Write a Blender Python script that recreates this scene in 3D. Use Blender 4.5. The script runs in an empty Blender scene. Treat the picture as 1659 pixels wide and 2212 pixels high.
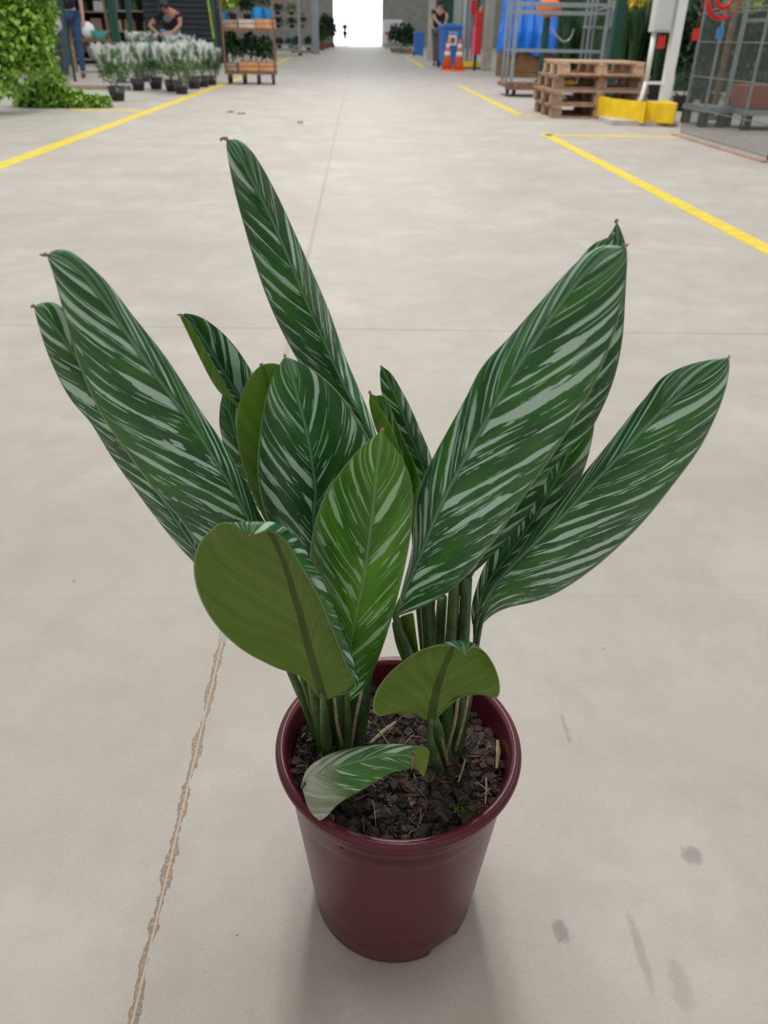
import bpy, bmesh, math, random
from mathutils import Vector, Matrix, Euler
from mathutils.noise import noise as pnoise

random.seed(7)
SC = bpy.context.scene
COL = SC.collection
PI = math.pi

# ------------------------------------------------------------------ camera
PW, PH, FPX, CAMH = 1659.0, 2212.0, 1660.0, 0.80
VPX, VPY, ROLL = 769.0, 77.0, 0.018


def rc(x, y):
    return Vector(((x - PW / 2) / FPX, -(y - PH / 2) / FPX, -1.0)).normalized()


_F = rc(VPX, VPY)
_U = rc(VPX + 1000, VPY + 1000 * ROLL).cross(_F).normalized()
_R = _F.cross(_U)
M3 = Matrix((_R, _F, _U))
cam_data = bpy.data.cameras.new('camera')
cam_data.sensor_fit = 'VERTICAL'
cam_data.sensor_height = 36.0
cam_data.lens = FPX / PH * 36.0
cam_data.clip_start = 0.02
cam_data.clip_end = 400
cam_data.dof.use_dof = True
cam_data.dof.focus_distance = 0.72
cam_data.dof.aperture_fstop = 9.5
cam = bpy.data.objects.new('camera', cam_data)
COL.objects.link(cam)
cam.matrix_world = Matrix.Translation((0, 0, CAMH)) @ M3.to_4x4()
SC.camera = cam

SC.view_settings.view_transform = 'Standard'
SC.view_settings.look = 'None'
SC.view_settings.exposure = 0.03
SC.view_settings.gamma = 1.0
SC.view_settings.use_curve_mapping = False

# ------------------------------------------------------------------ light
world = bpy.data.worlds.new('world')
SC.world = world
world.use_nodes = True
world.node_tree.nodes['Background'].inputs[0].default_value = (0.95, 0.98, 1.0, 1)
world.node_tree.nodes['Background'].inputs[1].default_value = 0.50


def area(name, loc, sx, sy, power, color=(1, 1, 1), rot=(0, 0, 0)):
    d = bpy.data.lights.new(name, 'AREA')
    d.shape = 'RECTANGLE'
    d.size, d.size_y, d.energy, d.color = sx, sy, power, color
    o = bpy.data.objects.new(name, d)
    o.location = loc
    o.rotation_euler = rot
    COL.objects.link(o)
    return o


area('roof_skylight', (0.05, 9.5, 7.0), 0.45, 19, 860, (1.0, 0.985, 0.95))
area('roof_skylight', (0.1, 42, 7.5), 3.0, 40, 350, (0.97, 1.0, 1.0))
area('roof_skylight', (-8.0, 16, 6.5), 3.0, 22, 300, (0.97, 1.0, 1.0))
area('roof_skylight', (8.5, 12, 6.5), 3.0, 22, 300, (0.97, 1.0, 1.0))


def ray(px, py):
    return M3 @ rc(px, py)


def G(px, py, z=0.0):
    d = ray(px, py)
    k = (z - CAMH) / d.z
    return Vector((d.x * k, d.y * k, z))


def AT(px, py, Y):
    d = ray(px, py)
    k = Y / d.y
    return Vector((d.x * k, Y, CAMH + d.z * k))


# ------------------------------------------------------------------ materials
def mat(name, color, rough=0.5, metal=0.0, spec=0.5, var=0.0, vscale=20.0, bump=0.0, bscale=60.0, trans=0.0, alpha=1.0, coat=0.0, emit=0.0):
    m = bpy.data.materials.new(name)
    m.use_nodes = True
    nt = m.node_tree
    b = nt.nodes['Principled BSDF']
    b.inputs['Base Color'].default_value = (*color, 1)
    b.inputs['Roughness'].default_value = rough
    b.inputs['Metallic'].default_value = metal
    b.inputs['Specular IOR Level'].default_value = spec
    b.inputs['Coat Weight'].default_value = coat
    b.inputs['Transmission Weight'].default_value = trans
    b.inputs['Alpha'].default_value = alpha
    if emit:
        b.inputs['Emission Color'].default_value = (*color, 1)
        b.inputs['Emission Strength'].default_value = emit
    tc = nt.nodes.new('ShaderNodeTexCoord')
    if var > 0:
        n = nt.nodes.new('ShaderNodeTexNoise')
        n.inputs['Scale'].default_value = vscale
        n.inputs['Detail'].default_value = 5
        nt.links.new(tc.outputs['Object'], n.inputs['Vector'])
        r = nt.nodes.new('ShaderNodeValToRGB')
        r.color_ramp.elements[0].position = 0.3
        r.color_ramp.elements[1].position = 0.7
        r.color_ramp.elements[0].color = (*[c * (1 - var) for c in color], 1)
        r.color_ramp.elements[1].color = (*[min(1, c * (1 + var)) for c in color], 1)
        nt.links.new(n.outputs['Fac'], r.inputs['Fac'])
        nt.links.new(r.outputs['Color'], b.inputs['Base Color'])
    if bump > 0:
        n = nt.nodes.new('ShaderNodeTexNoise')
        n.inputs['Scale'].default_value = bscale
        n.inputs['Detail'].default_value = 4
        nt.links.new(tc.outputs['Object'], n.inputs['Vector'])
        bp = nt.nodes.new('ShaderNodeBump')
        bp.inputs['Strength'].default_value = bump
        bp.inputs['Distance'].default_value = 0.01
        nt.links.new(n.outputs['Fac'], bp.inputs['Height'])
        nt.links.new(bp.outputs['Normal'], b.inputs['Normal'])
    return m


class NT:
    """tiny node-graph helper"""
    def __init__(s, m):
        s.nt = m.node_tree

    def n(s, t, **kw):
        nd = s.nt.nodes.new('ShaderNode' + t)
        for k, v in kw.items():
            setattr(nd, k, v)
        return nd

    def put(s, sock, v):
        if hasattr(v, 'is_output') or isinstance(v, bpy.types.NodeSocket):
            s.nt.links.new(v, sock)
        else:
            sock.default_value = v

    def math(s, op, a, b=0.0, c=None, clamp=False):
        nd = s.n('Math', operation=op, use_clamp=clamp)
        s.put(nd.inputs[0], a)
        s.put(nd.inputs[1], b)
        if c is not None:
            s.put(nd.inputs[2], c)
        return nd.outputs[0]

    def comb(s, x, y, z):
        nd = s.n('CombineXYZ')
        for i, v in enumerate((x, y, z)):
            s.put(nd.inputs[i], v)
        return nd.outputs[0]

    def sep(s, v):
        nd = s.n('SeparateXYZ')
        s.put(nd.inputs[0], v)
        return nd.outputs

    def noise(s, vec, scale=1.0, detail=2.0, rough=0.5):
        nd = s.n('TexNoise')
        s.put(nd.inputs['Vector'], vec)
        nd.inputs['Scale'].default_value = scale
        nd.inputs['Detail'].default_value = detail
        nd.inputs['Roughness'].default_value = rough
        return nd.outputs['Fac']

    def step(s, v, lo, hi):
        nd = s.n('MapRange')
        s.put(nd.inputs['Value'], v)
        nd.inputs['From Min'].default_value = lo
        nd.inputs['From Max'].default_value = hi
        return nd.outputs[0]

    def mix(s, f, a, b):
        nd = s.n('Mix', data_type='RGBA')
        s.put(nd.inputs[0], f)
        for i, v in ((6, a), (7, b)):
            if isinstance(v, tuple):
                nd.inputs[i].default_value = (*v[:3], 1)
            else:
                s.put(nd.inputs[i], v)
        return nd.outputs[2]


def floor_material():
    m = mat('concrete', (0.5, 0.48, 0.44), 0.5)
    g = NT(m)
    b = m.node_tree.nodes['Principled BSDF']
    co = g.n('TexCoord').outputs['Object']
    x, y, z = g.sep(co)
    big = g.noise(co, 1.3, 5, 0.6)
    med = g.noise(co, 9, 5, 0.65)
    fine = g.noise(co, 260, 3, 0.7)
    c = g.mix(g.step(big, 0.3, 0.7), (0.425, 0.38, 0.335), (0.50, 0.47, 0.43))
    c = g.mix(g.math('MULTIPLY', g.step(med, 0.45, 0.72), 0.55), c, (0.40, 0.345, 0.29))
    c = g.mix(g.math('MULTIPLY', g.step(fine, 0.52, 0.75), 0.22), c, (0.22, 0.20, 0.18))
    c = g.mix(g.math('MULTIPLY', g.step(fine, 0.40, 0.25), 0.25), c, (0.74, 0.72, 0.69))
    # dark scuffs and drops
    sc = g.noise(co, 4.1, 6, 0.7)
    c = g.mix(g.math('MULTIPLY', g.step(sc, 0.66, 0.74), 0.35), c, (0.27, 0.24, 0.21))
    vo = g.n('TexVoronoi')
    g.put(vo.inputs['Vector'], co)
    vo.inputs['Scale'].default_value = 7
    dots = g.math('LESS_THAN', vo.outputs['Distance'], 0.022)
    c = g.mix(g.math('MULTIPLY', dots, 0.6), c, (0.12, 0.11, 0.10))
    patch = g.noise(co, 3.2, 4, 0.6)
    c = g.mix(g.math('MULTIPLY', g.step(patch, 0.50, 0.66), 0.30), c, (0.38, 0.36, 0.32))
    c = g.mix(g.math('MULTIPLY', g.step(patch, 0.46, 0.34), 0.30), c, (0.60, 0.565, 0.52))
    vs = g.n('TexVoronoi')
    g.put(vs.inputs['Vector'], co)
    vs.inputs['Scale'].default_value = 75
    c = g.mix(g.math('MULTIPLY', g.math('LESS_THAN', vs.outputs['Distance'], 0.045), 0.45), c, (0.85, 0.84, 0.80))
    for (sx_, sy_, rx_, ry_, k_) in ((1495, 1848, 0.014, 0.013, 0.5), (1210, 2010, 0.009, 0.016, 0.55), (1222, 1575, 0.004, 0.03, 0.35), (1385, 2060, 0.006, 0.05, 0.3), (1470, 2130, 0.012, 0.03, 0.25), (512, 2020, 0.0022, 0.0012, 1.0)):
        sp = G(sx_, sy_)
        ddx = g.math('DIVIDE', g.math('SUBTRACT', x, sp.x), rx_)
        ddy = g.math('DIVIDE', g.math('SUBTRACT', y, sp.y), ry_)
        dist = g.math('ADD', g.math('ADD', g.math('MULTIPLY', ddx, ddx), g.math('MULTIPLY', ddy, ddy)), g.math('MULTIPLY', g.math('SUBTRACT', g.noise(co, 70, 3, 0.7), 0.5), 2.2))
        c = g.mix(g.math('MULTIPLY', g.step(dist, 1.1, 0.3), k_), c, (0.16, 0.15, 0.14))
    # long joint, rough and sandy where it is worn open close by
    s1 = G(285, 2212)
    s2 = G(480, 1385)
    s3 = G(665, 530)
    s4 = G(760, 130)
    def line(p, q):
        k = (q.x - p.x) / (q.y - p.y)
        return g.math('SUBTRACT', x, g.math('ADD', g.math('MULTIPLY', g.math('SUBTRACT', y, p.y), k), p.x))
    nearj = line(s1, s2)
    farj = line(s2, s4)
    isnear = g.math('LESS_THAN', y, s2.y + 0.0)
    d = g.math('ADD', g.math('MULTIPLY', nearj, isnear), g.math('MULTIPLY', farj, g.math('SUBTRACT', 1.0, isnear)))
    wob = g.math('MULTIPLY', g.math('SUBTRACT', g.noise(co, 24, 5, 0.75), 0.5), 0.022)
    dj = g.math('ABSOLUTE', g.math('ADD', d, g.math('MULTIPLY', wob, isnear)))
    wv = g.noise(co, 22, 3)
    wid = g.math('ADD', g.math('SUBTRACT', 0.0075, g.math('MULTIPLY', isnear, 0.0058)), g.math('MULTIPLY', isnear, g.math('MULTIPLY', g.step(wv, 0.38, 0.66), 0.0046)))
    jm = g.math('LESS_THAN', dj, wid)
    core = g.math('LESS_THAN', g.math('ABSOLUTE', d), 0.0011)
    sand = g.mix(g.step(fine, 0.4, 0.6), (0.25, 0.175, 0.125), (0.40, 0.30, 0.22))
    rim = g.math('MULTIPLY', g.math('LESS_THAN', dj, g.math('ADD', wid, 0.0013)), isnear)
    c = g.mix(g.math('MULTIPLY', rim, 0.75), c, (0.16, 0.12, 0.09))
    farcol = g.mix(isnear, (0.30, 0.27, 0.24), sand)
    c = g.mix(g.math('MULTIPLY', jm, g.math('ADD', 0.55, g.math('MULTIPLY', isnear, 0.45))), c, farcol)
    c = g.mix(g.math('MULTIPLY', core, g.math('MULTIPLY', isnear, 0.8)), c, (0.50, 0.43, 0.34))
    # cross joints
    a, e = G(0, 702), G(1659, 722)
    for yy, w, st in ((None, 0.003, 0.7), (1.02, 0.0012, 0.12), (7.2, 0.006, 0.25), (12.2, 0.01, 0.3)):
        if yy is None:
            k = (e.y - a.y) / (e.x - a.x)
            dd = g.math('SUBTRACT', y, g.math('ADD', g.math('MULTIPLY', g.math('SUBTRACT', x, a.x), k), a.y))
        else:
            dd = g.math('SUBTRACT', y, yy)
        mk = g.math('LESS_THAN', g.math('ABSOLUTE', dd), w)
        c = g.mix(g.math('MULTIPLY', mk, st), c, (0.20, 0.17, 0.15))
    m.node_tree.links.new(c, b.inputs['Base Color'])
    ro = g.math('ADD', 0.46, g.math('MULTIPLY', big, 0.20))
    b.inputs['Specular IOR Level'].default_value = 0.30
    m.node_tree.links.new(ro, b.inputs['Roughness'])
    h = g.math('SUBTRACT', g.math('MULTIPLY', fine, 0.15), g.math('MULTIPLY', g.math('MAXIMUM', jm, rim), 0.8))
    bp = g.n('Bump')
    bp.inputs['Strength'].default_value = 0.35
    bp.inputs['Distance'].default_value = 0.004
    g.put(bp.inputs['Height'], h)
    m.node_tree.links.new(bp.outputs['Normal'], b.inputs['Normal'])
    return m


def leaf_top_material(name, dark, mid, silver, amount=0.0, washed=False):
    m = mat(name, dark, 0.36, spec=0.42)
    g = NT(m)
    b = m.node_tree.nodes['Principled BSDF']
    at = g.n('Attribute', attribute_name='veinco')
    q, v, seed = g.sep(at.outputs['Vector'])      # q across the veins, v signed distance from the midrib
    av = g.math('ABSOLUTE', v)
    side = g.math('SIGN', v)
    sd = g.math('ADD', seed, g.math('MULTIPLY', side, 3.7))
    jag = g.noise(g.comb(g.math('MULTIPLY', q, 420), g.math('MULTIPLY', av, 210), sd), 1, 2, 0.6)
    jag2 = g.math('MULTIPLY', g.math('SUBTRACT', jag, 0.5), 0.26)
    n1 = g.noise(g.comb(g.math('MULTIPLY', q, 122), g.math('MULTIPLY', av, 15), sd), 1, 1.0, 0.5)
    warp = g.noise(g.comb(g.math('MULTIPLY', q, 42), g.math('MULTIPLY', av, 9), sd), 1, 1.0, 0.5)
    ph = g.math('ADD', g.math('ADD', g.math('MULTIPLY', q, 48), g.math('MULTIPLY', warp, 1.3)), g.math('MULTIPLY', jag2, 0.35))
    tri = g.math('MULTIPLY', g.math('ABSOLUTE', g.math('SUBTRACT', g.math('FRACT', ph), 0.5)), 2.0)
    cell = g.noise(g.comb(g.math('FLOOR', ph), g.math('MULTIPLY', av, 34), g.math('ADD', sd, 4)), 1, 1.5, 0.6)
    wd = g.math('ADD', g.math('MULTIPLY', g.math('SUBTRACT', cell, 0.415 - amount), 2.0), g.math('MULTIPLY', jag2, 0.9))
    st = g.step(g.math('SUBTRACT', wd, tri), -0.012, 0.012)
    # thinner stripes between the broad ones
    ph2 = g.math('ADD', g.math('MULTIPLY', ph, 2.0), 0.0)
    tri2 = g.math('MULTIPLY', g.math('ABSOLUTE', g.math('SUBTRACT', g.math('FRACT', ph2), 0.5)), 2.0)
    cell2 = g.noise(g.comb(g.math('FLOOR', ph2), g.math('MULTIPLY', av, 75), g.math('ADD', sd, 8)), 1, 2, 0.6)
    st2 = g.step(g.math('SUBTRACT', g.math('ADD', g.math('MULTIPLY', g.math('SUBTRACT', cell2, 0.53), 1.7), jag2), tri2), -0.015, 0.015)
    st = g.math('MAXIMUM', st, st2)
    # leave the margin and the midrib green
    n2 = g.noise(g.comb(g.math('MULTIPLY', q, 300), g.math('MULTIPLY', av, 40), g.math('ADD', sd, 9)), 1, 1, 0.5)
    dash = g.step(n2, 0.655, 0.67)
    st = g.math('MAXIMUM', st, g.math('MULTIPLY', dash, 0.75))
    ed = g.n('Attribute', attribute_name='edgeco')
    es, et, _z = g.sep(ed.outputs['Vector'])
    edge = g.step(g.math('ABSOLUTE', es), 0.99, 0.93)
    rib = g.step(av, 0.0010, 0.0030)
    st = g.math('MULTIPLY', st, g.math('MULTIPLY', edge, rib))
    n3 = g.noise(g.comb(g.math('MULTIPLY', q, 30), g.math('MULTIPLY', v, 30), seed), 1, 2)
    base = g.mix(g.step(n3, 0.4, 0.68), dark, mid)
    vein = g.noise(g.comb(g.math('MULTIPLY', q, 700), g.math('MULTIPLY', av, 6), seed), 1, 0)
    base = g.mix(g.math('MULTIPLY', g.step(vein, 0.4, 0.7), 0.35), base, tuple(c * 1.5 for c in mid))
    ribm = g.math('MULTIPLY', g.step(av, 0.0013, 0.0004), 0.55)
    base = g.mix(ribm, base, tuple(0.5 * (c + d) for c, d in zip(silver, mid)))
    col = g.mix(st, base, silver)
    if washed:
        wf = g.math('MULTIPLY', g.step(et, 0.40, 0.10), 0.80)
        col = g.mix(wf, col, g.mix(g.step(n1, 0.42, 0.55), (0.30, 0.31, 0.24), (0.50, 0.50, 0.43)))
    m.node_tree.links.new(col, b.inputs['Base Color'])
    bp = g.n('Bump')
    bp.inputs['Strength'].default_value = 0.22
    bp.inputs['Distance'].default_value = 0.0012
    big = g.noise(g.comb(g.math('MULTIPLY', q, 95), g.math('MULTIPLY', av, 4), sd), 1, 0)
    hh = g.math('ADD', g.math('ADD', g.math('MULTIPLY', big, 1.0), g.math('MULTIPLY', vein, 0.12)), g.math('MULTIPLY', g.step(av, 0.0, 0.003), 0.9))
    g.put(bp.inputs['Height'], hh)
    m.node_tree.links.new(bp.outputs['Normal'], b.inputs['Normal'])
    ro = g.math('ADD', 0.30, g.math('MULTIPLY', n3, 0.18))
    m.node_tree.links.new(ro, b.inputs['Roughness'])
    return m


def leaf_back_material(name, base, rib):
    m = mat(name, base, 0.48, spec=0.35)
    g = NT(m)
    b = m.node_tree.nodes['Principled BSDF']
    at = g.n('Attribute', attribute_name='veinco')
    q, v, seed = g.sep(at.outputs['Vector'])
    av = g.math('ABSOLUTE', v)
    n1 = g.noise(g.comb(g.math('MULTIPLY', q, 110), g.math('MULTIPLY', av, 5), g.math('ADD', seed, g.math('SIGN', v))), 1, 2)
    n2 = g.noise(g.comb(g.math('MULTIPLY', q, 18), g.math('MULTIPLY', av, 14), seed), 1, 2)
    c = g.mix(g.step(n1, 0.35, 0.68), tuple(k * 0.90 for k in base), tuple(min(1, k * 1.12) for k in base))
    c = g.mix(g.math('MULTIPLY', g.step(n2, 0.4, 0.65), 0.5), c, (base[0] * 0.7, base[1] * 0.95, base[2] * 0.45))
    wv = g.n('TexWave')
    ln = g.math('FRACT', g.math('MULTIPLY', q, 75))
    lm = g.math('MULTIPLY', g.math('LESS_THAN', g.math('ABSOLUTE', g.math('SUBTRACT', ln, 0.5)), 0.06), 0.25)
    c = g.mix(lm, c, tuple(k * 0.45 for k in base))
    ripple = g.math('MULTIPLY', g.math('ABSOLUTE', g.math('SUBTRACT', g.math('FRACT', g.math('ADD', g.math('MULTIPLY', q, 38), n2)), 0.5)), 2.0)
    c = g.mix(g.math('MULTIPLY', g.step(ripple, 0.35, 0.95), 0.32), c, (base[0] * 0.55, base[1] * 0.80, base[2] * 0.35))
    _es, et, _ez = g.sep(g.n('Attribute', attribute_name='edgeco').outputs['Vector'])
    rw = g.math('SUBTRACT', 0.0040, g.math('MULTIPLY', et, 0.0026))
    c = g.mix(g.math('MULTIPLY', g.math('LESS_THAN', av, rw), 0.75), c, rib)
    m.node_tree.links.new(c, b.inputs['Base Color'])
    out = m.node_tree.nodes['Material Output']
    tr = g.n('BsdfTranslucent')
    g.put(tr.inputs['Color'], c)
    mx = g.n('MixShader')
    mx.inputs[0].default_value = 0.28
    g.nt.links.new(b.outputs[0], mx.inputs[1])
    g.nt.links.new(tr.outputs[0], mx.inputs[2])
    g.nt.links.new(mx.outputs[0], out.inputs['Surface'])
    bp = g.n('Bump')
    bp.inputs['Strength'].default_value = 0.25
    bp.inputs['Distance'].default_value = 0.0015
    g.put(bp.inputs['Height'], n1)
    g.nt.links.new(bp.outputs['Normal'], b.inputs['Normal'])
    return m


M = {}
M['floor'] = floor_material()
M['leaf_top'] = leaf_top_material('striped leaf', (0.011, 0.068, 0.024), (0.036, 0.155, 0.022), (0.42, 0.59, 0.49))
M['leaf_young'] = leaf_top_material('young striped leaf', (0.028, 0.12, 0.012), (0.09, 0.27, 0.010), (0.32, 0.52, 0.29), -0.05)
M['leaf_washed'] = leaf_top_material('washed striped leaf', (0.03, 0.11, 0.02), (0.05, 0.17, 0.03), (0.36, 0.50, 0.36), 0.0, True)
M['leaf_back'] = leaf_back_material('leaf underside', (0.175, 0.275, 0.05), (0.05, 0.085, 0.022))
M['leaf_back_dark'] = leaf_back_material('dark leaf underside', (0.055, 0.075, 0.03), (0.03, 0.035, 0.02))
M['leaf_back_bright'] = leaf_back_material('bright leaf underside', (0.17, 0.33, 0.035), (0.08, 0.16, 0.02))
M['leaf_edge'] = mat('leaf edge', (0.22, 0.34, 0.12), 0.4)
M['petiole'] = mat('petiole', (0.065, 0.125, 0.035), 0.42, var=0.35, vscale=60, bump=0.2, bscale=400)
M['petiole_dark'] = mat('dark petiole', (0.04, 0.085, 0.025), 0.42, var=0.4, vscale=60, bump=0.2, bscale=400)
M['sheath'] = mat('sheath', (0.30, 0.25, 0.14), 0.6, var=0.4, vscale=150)
M['tipdry'] = mat('dry tip', (0.30, 0.20, 0.13), 0.7)
M['pot'] = mat('maroon plastic', (0.092, 0.009, 0.018), 0.28, spec=0.4, var=0.08, vscale=40, bump=0.04, bscale=300)
M['soil'] = mat('soil', (0.012, 0.009, 0.007), 0.75, var=0.6, vscale=120, bump=1.0, bscale=260)
M['bark'] = mat('bark', (0.062, 0.036, 0.026), 0.7, var=0.5, vscale=90, bump=0.6, bscale=300)
M['bark2'] = mat('tan bark', (0.20, 0.125, 0.07), 0.6, var=0.4, vscale=120, bump=0.5, bscale=300)
M['bark3'] = mat('black bark', (0.011, 0.009, 0.008), 0.6, var=0.5, vscale=90, bump=0.5, bscale=300)
M['straw'] = mat('straw', (0.30, 0.22, 0.12), 0.6, var=0.4, vscale=100)
M['moss'] = mat('moss', (0.06, 0.16, 0.015), 0.7, var=0.5, vscale=200)
M['yellow_paint'] = mat('yellow floor paint', (0.78, 0.60, 0.035), 0.5, var=0.12, vscale=12)
M['yellow_metal'] = mat('yellow metal', (0.95, 0.60, 0.012), 0.45, var=0.15, vscale=9)
M['wall'] = mat('wall grey', (0.35, 0.35, 0.33), 0.8, var=0.15, vscale=2)
M['bounce_pale'] = mat('pale bounce surface', (0.80, 0.79, 0.76), 0.8, var=0.05, vscale=2)  # kept pale to bounce fill light onto the leaf fronts
M['wall_dark'] = mat('dark slatted cladding', (0.025, 0.035, 0.042), 0.7, var=0.2, vscale=4)
M['concrete_col'] = mat('column concrete', (0.50, 0.48, 0.43), 0.8, var=0.15, vscale=5)
M['green_metal'] = mat('green metal', (0.008, 0.06, 0.045), 0.45)
M['grey_metal'] = mat('galvanised metal', (0.33, 0.37, 0.40), 0.4, metal=0.5, var=0.15, vscale=15)
M['rust_metal'] = mat('rusty metal', (0.20, 0.11, 0.07), 0.7, var=0.4, vscale=20)
M['wire'] = mat('wire', (0.10, 0.12, 0.11), 0.5)
M['wood'] = mat('pallet wood', (0.56, 0.38, 0.26), 0.75, var=0.3, vscale=14)
M['wood_dark'] = mat('worn pallet wood', (0.36, 0.24, 0.165), 0.8, var=0.35, vscale=14)
M['crate_wood'] = mat('orange crate wood', (0.62, 0.30, 0.13), 0.7, var=0.2, vscale=14)
M['crate_pale'] = mat('pale crate wood', (0.56, 0.46, 0.36), 0.7, var=0.2, vscale=14)
M['blue_bin'] = mat('blue bin plastic', (0.045, 0.19, 0.60), 0.45, var=0.06, vscale=6)
M['blue_tarp'] = mat('blue tarp', (0.015, 0.19, 0.74), 0.4, bump=0.6, bscale=9, var=0.25, vscale=4)
M['blue_pot'] = mat('blue wrap', (0.02, 0.30, 0.75), 0.4)
M['cone'] = mat('cone orange', (0.80, 0.12, 0.03), 0.5)
M['white'] = mat('white', (0.80, 0.82, 0.82), 0.5)
M['whitebox'] = mat('painted box', (0.55, 0.60, 0.58), 0.5)
M['red'] = mat('red paint', (0.62, 0.02, 0.02), 0.4)
M['black'] = mat('black plastic', (0.012, 0.013, 0.016), 0.4)
M['rubber'] = mat('rubber', (0.02, 0.02, 0.02), 0.7)
M['skin'] = mat('skin', (0.42, 0.21, 0.14), 0.55)
M['skin_pale'] = mat('pale skin', (0.62, 0.36, 0.28), 0.55)
M['jeans'] = mat('blue denim', (0.035, 0.085, 0.19), 0.85, var=0.3, vscale=14)
M['jeans_light'] = mat('light denim', (0.30, 0.43, 0.58), 0.85, var=0.2, vscale=14)
M['cloth_black'] = mat('black cloth', (0.010, 0.011, 0.014), 0.85)
M['cloth_grey'] = mat('grey cloth', (0.13, 0.12, 0.13), 0.85)
M['cloth_dark'] = mat('dark cloth', (0.02, 0.025, 0.035), 0.85)
M['shoe'] = mat('brown leather', (0.14, 0.065, 0.03), 0.6)
M['hair'] = mat('dark hair', (0.010, 0.008, 0.007), 0.5)
M['ivy'] = mat('ivy leaves', (0.23, 0.42, 0.055), 0.42, var=0.55, vscale=16)
M['foliage'] = mat('dull foliage', (0.045, 0.11, 0.025), 0.55, var=0.5, vscale=16)
M['foliage_dark'] = mat('dark foliage', (0.02, 0.06, 0.018), 0.5, var=0.5, vscale=10)
M['foliage_grey'] = mat('greyish foliage', (0.10, 0.23, 0.05), 0.55, var=0.4, vscale=20)
M['foliage_lime'] = mat('lime foliage', (0.30, 0.42, 0.05), 0.5, var=0.4, vscale=18)
M['pink'] = mat('pink petals', (0.75, 0.16, 0.38), 0.6)
M['redflower'] = mat('red petals', (0.75, 0.05, 0.06), 0.6)
M['lilac'] = mat('lilac petals', (0.42, 0.34, 0.72), 0.6)
M['yellowflower'] = mat('yellow petals', (0.80, 0.62, 0.03), 0.6)
M['whiteflower'] = mat('white petals', (0.85, 0.88, 0.80), 0.6)
M['teal'] = mat('teal plastic', (0.12, 0.48, 0.50), 0.4)
M['board'] = mat('weathered board', (0.40, 0.28, 0.22), 0.8, var=0.2)
M['brown'] = mat('brown cardboard', (0.24, 0.13, 0.06), 0.8, var=0.2, vscale=6)
M['orange'] = mat('orange fabric', (0.85, 0.16, 0.03), 0.6)
M['earth'] = mat('terracotta', (0.30, 0.09, 0.06), 0.7)
M['daylight'] = mat('daylight sky', (0.97, 1.0, 0.96), 0.5, emit=5.0)


def film_material():
    m = bpy.data.materials.new('clear plastic film')
    m.use_nodes = True
    g = NT(m)
    out = g.nt.nodes['Material Output']
    b = g.nt.nodes['Principled BSDF']
    b.inputs['Base Color'].default_value = (0.86, 0.90, 0.90, 1)
    b.inputs['Roughness'].default_value = 0.18
    co = g.n('TexCoord').outputs['Object']
    n = g.noise(co, 14, 4, 0.7)
    cx_, cy_, cz_ = g.sep(co)
    n2 = g.math('ADD', g.noise(g.comb(g.math('MULTIPLY', cx_, 11), g.math('MULTIPLY', cy_, 11), g.math('MULTIPLY', cz_, 6)), 1, 3, 0.6), g.math('MULTIPLY', g.math('SUBTRACT', cz_, 0.42), 0.28))
    bp = g.n('Bump')
    bp.inputs['Strength'].default_value = 1.0
    bp.inputs['Distance'].default_value = 0.03
    g.put(bp.inputs['Height'], n)
    g.nt.links.new(bp.outputs['Normal'], b.inputs['Normal'])
    tr = g.n('BsdfTransparent')
    mx = g.n('MixShader')
    g.put(mx.inputs[0], g.math('ADD', 0.06, g.math('MULTIPLY', g.step(n2, 0.50, 0.66), 0.62)))  # whiter opaque streaks, denser towards the top, painted in as highlights
    g.nt.links.new(tr.outputs[0], mx.inputs[1])
    g.nt.links.new(b.outputs[0], mx.inputs[2])
    g.nt.links.new(mx.outputs[0], out.inputs['Surface'])
    return m


M['film'] = film_material()


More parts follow.
